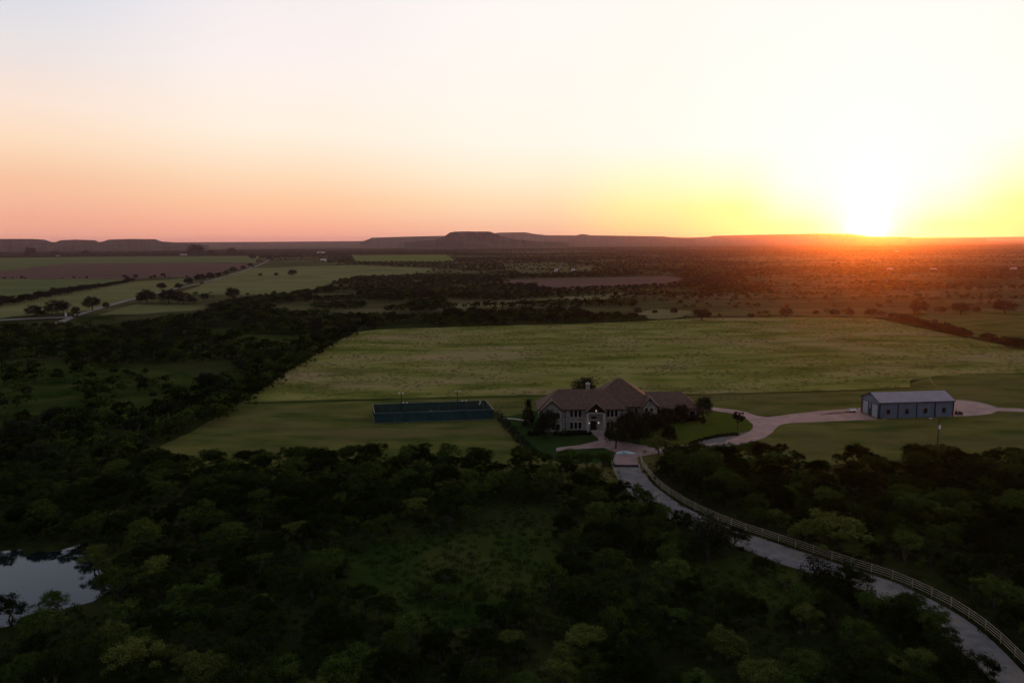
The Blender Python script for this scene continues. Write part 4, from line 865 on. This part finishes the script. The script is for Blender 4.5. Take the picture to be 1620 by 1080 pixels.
# cattle guard across the drive
ga, gb = G(969.5, 735.2), G(1010.5, 735.4); cg = empty('cattle_guard', ga, 'dark steel cattle guard set across the head of the gravel drive', 'cattle guard')
d_ = (gb-ga).normalized(); n_ = Vector((d_.y, -d_.x, 0))
q = [ga, gb, gb+n_*1.7, ga+n_*1.7]
MB().add([(p.x, p.y, .05) for p in q], [(3, 2, 1, 0)]).build('pit', 'black', cg)
for k in range(7): MB().tube([ga+n_*(.12+.245*k)+Vector((0, 0, .07)), gb+n_*(.12+.245*k)+Vector((0, 0, .07))], .04, 6).build('bar', 'iron', cg)
for p in (ga, gb): MB().add([tuple(p+n_*-.05+d_*-.1+Vector((0, 0, .05))), tuple(p+n_*1.75+d_*-.1+Vector((0, 0, .05))), tuple(p+n_*1.75+d_*.1+Vector((0, 0, .05))), tuple(p+n_*-.05+d_*.1+Vector((0, 0, .05))), tuple(p+n_*-.05+d_*-.1+Vector((0, 0, .16))), tuple(p+n_*1.75+d_*-.1+Vector((0, 0, .16))), tuple(p+n_*1.75+d_*.1+Vector((0, 0, .16))), tuple(p+n_*-.05+d_*.1+Vector((0, 0, .16)))], [(0, 1, 2, 3), (7, 6, 5, 4), (0, 4, 5, 1), (1, 5, 6, 2), (2, 6, 7, 3), (3, 7, 4, 0)]).build('side_curb', 'kerb', cg)
# pale medallion with a dark scroll, set where the drive meets the circle
mc = G(991, 719.4); md = empty('drive_medallion', mc, 'pale round medallion with dark scroll letters at the drive head', 'medallion')
b = MB(); n = 40; b.add([(mc.x, mc.y, .038)]+[(mc.x+2.55*math.cos(2*math.pi*k/n), mc.y+3.3*math.sin(2*math.pi*k/n), .038) for k in range(n)], [(0, 1+k, 1+(k+1) % n) for k in range(n)]); b.build('disc', 'medal', md)
def arc(cx, cy, r0, a0, a1, w, zz=.0395):
    b = MB(); n = 16; vs = []
    for k in range(n+1):
        a = R_(a0+(a1-a0)*k/n); vs += [(mc.x+cx+(r0-w/2)*math.cos(a), mc.y+cy+1.5*(r0-w/2)*math.sin(a), zz), (mc.x+cx+(r0+w/2)*math.cos(a), mc.y+cy+1.5*(r0+w/2)*math.sin(a), zz)]
    b.add(vs, [(2*k, 2*k+1, 2*k+3, 2*k+2) for k in range(n)]); o = b.build('scroll', 'black', md)
    for f in o.data.polygons: pass
arc(-.9, 1.25, .55, -90, 100, .2); arc(-.35, .55, .85, -60, 120, .22, .040); arc(-1.3, .6, .35, 60, 330, .16, .0405); arc(-.3, 1.9, .4, 150, 330, .15, .041)

# ------------------------------------------------------------------ metal building
A = G(1390.4, 662.2); Bv = (G(1507.4, 658.5)-A); BL = Bv.length; bu = Bv.normalized(); bv = Vector((-bu.y, bu.x, 0)); BW, BE, BA = 9.2, 4.75, 6.75
barn = empty('metal_building', A, 'blue grey metal workshop building with low pitched galvanised roof', 'building')
def bp_(u, v, z): return A+bu*u+bv*v+Vector((0, 0, z))
def bbox(u0, v0, z0, u1, v1, z1):
    return MB().add([bp_(u0, v0, z0), bp_(u1, v0, z0), bp_(u1, v1, z0), bp_(u0, v1, z0), bp_(u0, v0, z1), bp_(u1, v0, z1), bp_(u1, v1, z1), bp_(u0, v1, z1)], [(0, 3, 2, 1), (4, 5, 6, 7), (0, 1, 5, 4), (1, 2, 6, 5), (2, 3, 7, 6), (3, 0, 4, 7)])
MB().add([bp_(0, 0, -.1), bp_(0, BW, -.1), bp_(0, BW, BE), bp_(0, BW/2, BA), bp_(0, 0, BE), bp_(BL, 0, -.1), bp_(BL, BW, -.1), bp_(BL, BW, BE), bp_(BL, BW/2, BA), bp_(BL, 0, BE)],
         [(4, 3, 2, 1, 0), (5, 6, 7, 8, 9), (0, 5, 9, 4), (1, 2, 7, 6), (2, 3, 8, 7), (4, 9, 8, 3)]).build('wall', 'metalwall', barn)
for side in (0, 1):                                          # standing ribs of the siding and roof
    pass
for i in range(int(BL/.9)):
    u = .5+i*.9
    if u < BL-.3: bbox(u-.03, -.035, .05, u+.03, -.002, BE-.25).build('siding_rib', 'metalwall', barn)
sl = (BA-BE)/(BW/2); ov = .3
for s0, s1 in ((-ov, BW/2), (BW+ov, BW/2)):
    z0 = BE-sl*ov+.05; r = MB().add([bp_(-ov, s0, z0), bp_(BL+ov, s0, z0), bp_(BL+ov, s1, BA+.05), bp_(-ov, s1, BA+.05), bp_(-ov, s0, z0+.08), bp_(BL+ov, s0, z0+.08), bp_(BL+ov, s1, BA+.13), bp_(-ov, s1, BA+.13)], [(0, 1, 2, 3), (7, 6, 5, 4), (0, 4, 5, 1), (1, 5, 6, 2), (2, 6, 7, 3), (3, 7, 4, 0)]).build('roof', 'metalroof', barn)
    if s0 < 0:
        for i in range(int(BL/1.0)+1):
            u = -.1+i*1.0; MB().add([bp_(u-.025, s0, z0+.082), bp_(u+.025, s0, z0+.082), bp_(u+.025, s1, BA+.132), bp_(u-.025, s1, BA+.132), bp_(u-.025, s0, z0+.13), bp_(u+.025, s0, z0+.13), bp_(u+.025, s1, BA+.18), bp_(u-.025, s1, BA+.18)], [(7, 6, 5, 4), (0, 4, 5, 1), (1, 5, 6, 2), (3, 7, 4, 0)]).build('roof_seam', 'metalroof', r)
    for ue in (-ov-.04, BL+ov): MB().add([bp_(ue, s0, z0-.12), bp_(ue+.04, s0, z0-.12), bp_(ue+.04, s1, BA-.07), bp_(ue, s1, BA-.07), bp_(ue, s0, z0+.12), bp_(ue+.04, s0, z0+.12), bp_(ue+.04, s1, BA+.17), bp_(ue, s1, BA+.17)], [(0, 1, 2, 3), (7, 6, 5, 4), (0, 4, 5, 1), (1, 5, 6, 2), (2, 6, 7, 3), (3, 7, 4, 0)]).build('rake_trim', 'metaltrim', r)
    v0 = s0-.12 if s0 < 0 else s0; bbox(-ov, v0, z0-.12, BL+ov, v0+.12, z0+.1).build('gutter', 'metaltrim', r)
for i in range(5):
    u = [.1, BL*.25, BL*.5, BL*.75, BL-.1][i]; bbox(u-.16, -.12, 0, u+.16, -.038, BE-.2).build('downspout', 'metaltrim', barn)
for i in range(4):
    u = BL*(.25*i+.125)-.1; w = bbox(u-.55, -.09, 1.35, u+.55, -.04, 2.7).build('window', 'metaltrim', barn); bbox(u-.45, -.11, 1.45, u+.45, -.093, 2.6).build('pane', 'glass', w)
    bbox(u-.65, -.16, 1.28, u+.65, -.042, 1.347).build('sill', 'metaltrim', w)
for v0, v1 in ((.75, 3.55), (5.5, 8.3)):
    dd = bbox(-.06, v0, 0, -.003, v1, 3.9).build('roll_up_door', 'rolldoor', barn)
    for k in range(9): bbox(-.085, v0+.02, .2+.42*k, -.062, v1-.02, .24+.42*k).build('slat_seam', 'metalwall', dd)
    bbox(-.14, v0-.16, 0, -.004, v0-.002, 4.1).build('door_jamb', 'metaltrim', dd); bbox(-.14, v1+.002, 0, -.004, v1+.42, 4.1).build('door_jamb', 'metaltrim', dd); bbox(-.14, v0, 3.902, -.004, v1, 4.1).build('door_header', 'metaltrim', dd)
dd = bbox(-.05, 4.15, 0, -.003, 5.0, 2.1).build('door', 'metaltrim', barn); bbox(-.1, 4.22, .95, -.052, 4.28, 1.05).build('handle', 'galv', dd)
for v in (.1, BW-.1): bbox(-.07, v-.12, 0, -.004, v+.12, BE-.15).build('corner_trim', 'metaltrim', barn)
bbox(-.08, BW/2-.1, BA-.8, -.004, BW/2+.1, BA-.45).build('gable_lamp', 'iron', barn)
# air conditioner by the corner, trailer at the doors, small tractor behind
p = bp_(1.3, -.75, 0); e = empty('air_conditioner', p, 'pale outdoor air conditioner beside the workshop corner', 'air conditioner')
MB().box((p.x-.45, p.y-.4, 0), (p.x+.45, p.y+.4, .12)).build('pad', 'kerb', e); MB().box((p.x-.38, p.y-.33, .122), (p.x+.38, p.y+.33, 1.0)).build('cabinet', 'galv', e)
MB().tube([p+Vector((0, 0, 1.0)), p+Vector((0, 0, 1.08))], .3, 12).build('fan_guard', 'iron', e)
for k in range(5): MB().box((p.x-.385, p.y-.35, .25+.14*k), (p.x+.385, p.y-.335, .30+.14*k)).build('louvre', 'iron', e)
def wheel(c_, r, w, parent, ax=Vector((0, 1, 0))):
    ty = MB().tube([c_-ax*w/2, c_+ax*w/2], r, 14).build('wheel', 'rubber', parent); MB().tube([c_-ax*(w/2+.02), c_+ax*(w/2+.02)], r*.5, 10).build('rim', 'galv', ty)
p = G(1349, 651.5); e = empty('utility_trailer', p, 'flat utility trailer with white deck beside the roll up doors', 'trailer')
MB().box((p.x-1.4, p.y-.8, .55), (p.x+1.4, p.y+.8, .65)).build('deck', 'white', e)
for sx in (-1.37, 1.33): MB().box((p.x+sx, p.y-.8, .653), (p.x+sx+.04, p.y+.8, 1.2)).build('end_gate', 'galv', e)
for sy in (-.8, .76): MB().box((p.x-1.33, p.y+sy, 1.0), (p.x+1.33, p.y+sy+.04, 1.06)).build('side_rail', 'white', e)
for sy in (-.92, .92): wheel(Vector((p.x, p.y+sy, .32)), .32, .18, e)
MB().tube([p+Vector((-1.4, 0, .5)), p+Vector((-2.4, 0, .45))], .05, 6).build('tongue', 'iron', e); MB().tube([p+Vector((-2.3, 0, .0)), p+Vector((-2.3, 0, .5))], .04, 6).build('jack', 'iron', e)
p = G(1517, 655.5); e = empty('garden_tractor', p, 'small dark garden tractor parked behind the workshop', 'tractor')
MB().add([(p.x-.1, p.y-.3, .4), (p.x+.95, p.y-.25, .4), (p.x+.95, p.y+.25, .4), (p.x-.1, p.y+.3, .4), (p.x-.1, p.y-.26, .95), (p.x+.9, p.y-.2, .85), (p.x+.9, p.y+.2, .85), (p.x-.1, p.y+.26, .95)], [(0, 3, 2, 1), (4, 5, 6, 7), (0, 1, 5, 4), (1, 2, 6, 5), (2, 3, 7, 6), (3, 0, 4, 7)]).build('hood', 'iron', e)
MB().box((p.x-.95, p.y-.3, .45), (p.x-.105, p.y+.3, .6)).build('chassis', 'iron', e); MB().box((p.x-.85, p.y-.25, .603), (p.x-.35, p.y+.25, .75)).build('seat', 'black', e); MB().box((p.x-.92, p.y-.25, .6), (p.x-.853, p.y+.25, 1.15)).build('backrest', 'black', e)
MB().tube([p+Vector((-.05, 0, .95)), p+Vector((-.25, 0, 1.2))], .02, 5).build('steering_column', 'iron', e); MB().tube([p+Vector((-.25+.05*math.cos(a), .18*math.sin(a), 1.2+.15*math.cos(a))) for a in [k*math.pi/6 for k in range(13)]], .015, 4).build('steering_wheel', 'black', e)
for sy in (-.45, .45): wheel(Vector((p.x-.6, p.y+sy, .42)), .42, .24, e); wheel(Vector((p.x+.7, p.y+sy*.85, .26)), .26, .16, e)
MB().tube([p+Vector((-.9, -.3, .6)), p+Vector((-.9, -.3, 1.7)), p+Vector((-.9, .3, 1.7)), p+Vector((-.9, .3, .6))], .03, 5).build('roll_bar', 'iron', e)

# ------------------------------------------------------------------ utility pole
p = G(1482, 722); e = empty('utility_pole', p, 'wooden utility pole with pale transformer and lamp arm before the workshop', 'utility pole')
MB().tube([p+Vector((0, 0, -.3)), p+Vector((-.1, 0, 9.7))], [.17, .11], 8).build('pole', 'wood', e)
t_ = MB().tube([p+Vector((-.02, -.32, 6.9)), p+Vector((-.02, -.32, 7.75))], .24, 12).build('transformer', 'white', e); MB().tube([p+Vector((-.02, -.32, 7.75)), p+Vector((-.02, -.32, 8.0))], .04, 6).build('bushing', 'white', t_)
MB().tube([p+Vector((-.1, -.1, 9.2)), p+Vector((-1.2, -.15, 9.5)), p+Vector((-2.1, -.15, 9.5))], .035, 6).build('lamp_arm', 'galv', e)
MB().box((p.x-2.5, p.y-.32, 9.38), (p.x-2.0, p.y+.02, 9.52)).build('lamp_head', 'white', e)
MB().tube([p+Vector((.12, -.12, 9.0)), p+Vector((.45, -.12, 9.15))], .04, 5).build('insulator', 'iron', e)

# ------------------------------------------------------------------ far farm buildings and gate posts
def farm(x, y, wpx, lab, wallm='white', roofm='white', hh=3.2):
    p = G(x, y); W = wpx*p.length/F_PX; D_ = max(8, W*.5); e = empty('farm_building', p, lab, 'farm building')
    x0, x1, y0, y1 = p.x-W/2, p.x+W/2, p.y, p.y+D_; ap = hh+D_*.22
    MB().box((x0, y0, -.2), (x1, y1, hh)).build('wall', wallm, e)
    MB().add([(x0-.4, y0-.4, hh), (x1+.4, y0-.4, hh), (x1+.4, y1+.4, hh), (x0-.4, y1+.4, hh), (x0-.4, (y0+y1)/2, ap), (x1+.4, (y0+y1)/2, ap)], [(0, 1, 5, 4), (2, 3, 4, 5), (0, 4, 3), (1, 2, 5), (3, 2, 1, 0)]).build('roof', roofm, e)
    MB().box((p.x-W*.12, y0-.06, 0), (p.x+W*.12, y0-.004, hh*.8)).build('door', 'iron', e)
for a_ in [(507, 401, 11, 'white roofed farm building below the left shoulder of the big mesa'), (511, 412.5, 7, 'small pale shed near the far county road end'), (289, 404.5, 9, 'low white farm building on the far green field edge'), (91, 406, 4, 'tiny white house below the left mesas'),
           (1410, 429.5, 6, 'bright roofed house in the brush below the setting sun', 'trim', 'metalroof', 4), (1419, 399, 6, 'pale building far out under the sun glow', 'trim', 'metalroof', 4), (1606, 429, 6, 'pale house in the brush at the right', 'trim', 'metalroof', 4), (1478, 429, 7, 'long low shed in the brush right of the sun', 'metalwall', 'metalroof', 3), (880, 429.5, 4, 'small white trailer house in the brush', 'white', 'metalroof', 3), (907, 430, 5, 'white barn in the brush before the purple ploughed field', 'white', 'metalroof', 3.5), (287, 474, 8, 'pale house among the farmyard oaks', 'trim', 'metalroof', 3)]: farm(*a_)
for x in (104, 119):
    p = G(x, 500.5); e = empty('gate_post', p, 'square white gate post beside the county road entrance', 'gate post', 'white gate posts')
    MB().box((p.x-.45, p.y-.45, -.1), (p.x+.45, p.y+.45, 2.3)).build('pillar', 'white', e); MB().add([(p.x-.6, p.y-.6, 2.304), (p.x+.6, p.y-.6, 2.304), (p.x+.6, p.y+.6, 2.304), (p.x-.6, p.y+.6, 2.304), (p.x, p.y, 2.8)], [(3, 2, 1, 0), (0, 1, 4), (1, 2, 4), (2, 3, 4), (3, 0, 4)]).build('cap', 'white', e)

# ------------------------------------------------------------------ evening haze
hz = MB().box((-31000, -31000, -3), (31000, 31000, 190)).build('haze', 'white'); hz.data.materials.clear()
m = bpy.data.materials.new('evening haze'); m.use_nodes = True; t = m.node_tree; t.nodes.remove(t.nodes['Principled BSDF'])
pv = t.nodes.new('ShaderNodeVolumePrincipled'); pv.inputs['Color'].default_value = (.93, .70, .86, 1); pv.inputs['Density'].default_value = 3.0e-5; pv.inputs['Anisotropy'].default_value = .905
t.links.new(pv.outputs[0], t.nodes['Material Output'].inputs['Volume']); hz.data.materials.append(m); struct(hz, 'stuff')
hz['label'] = 'thin evening haze over the whole plain'; hz['category'] = 'haze'
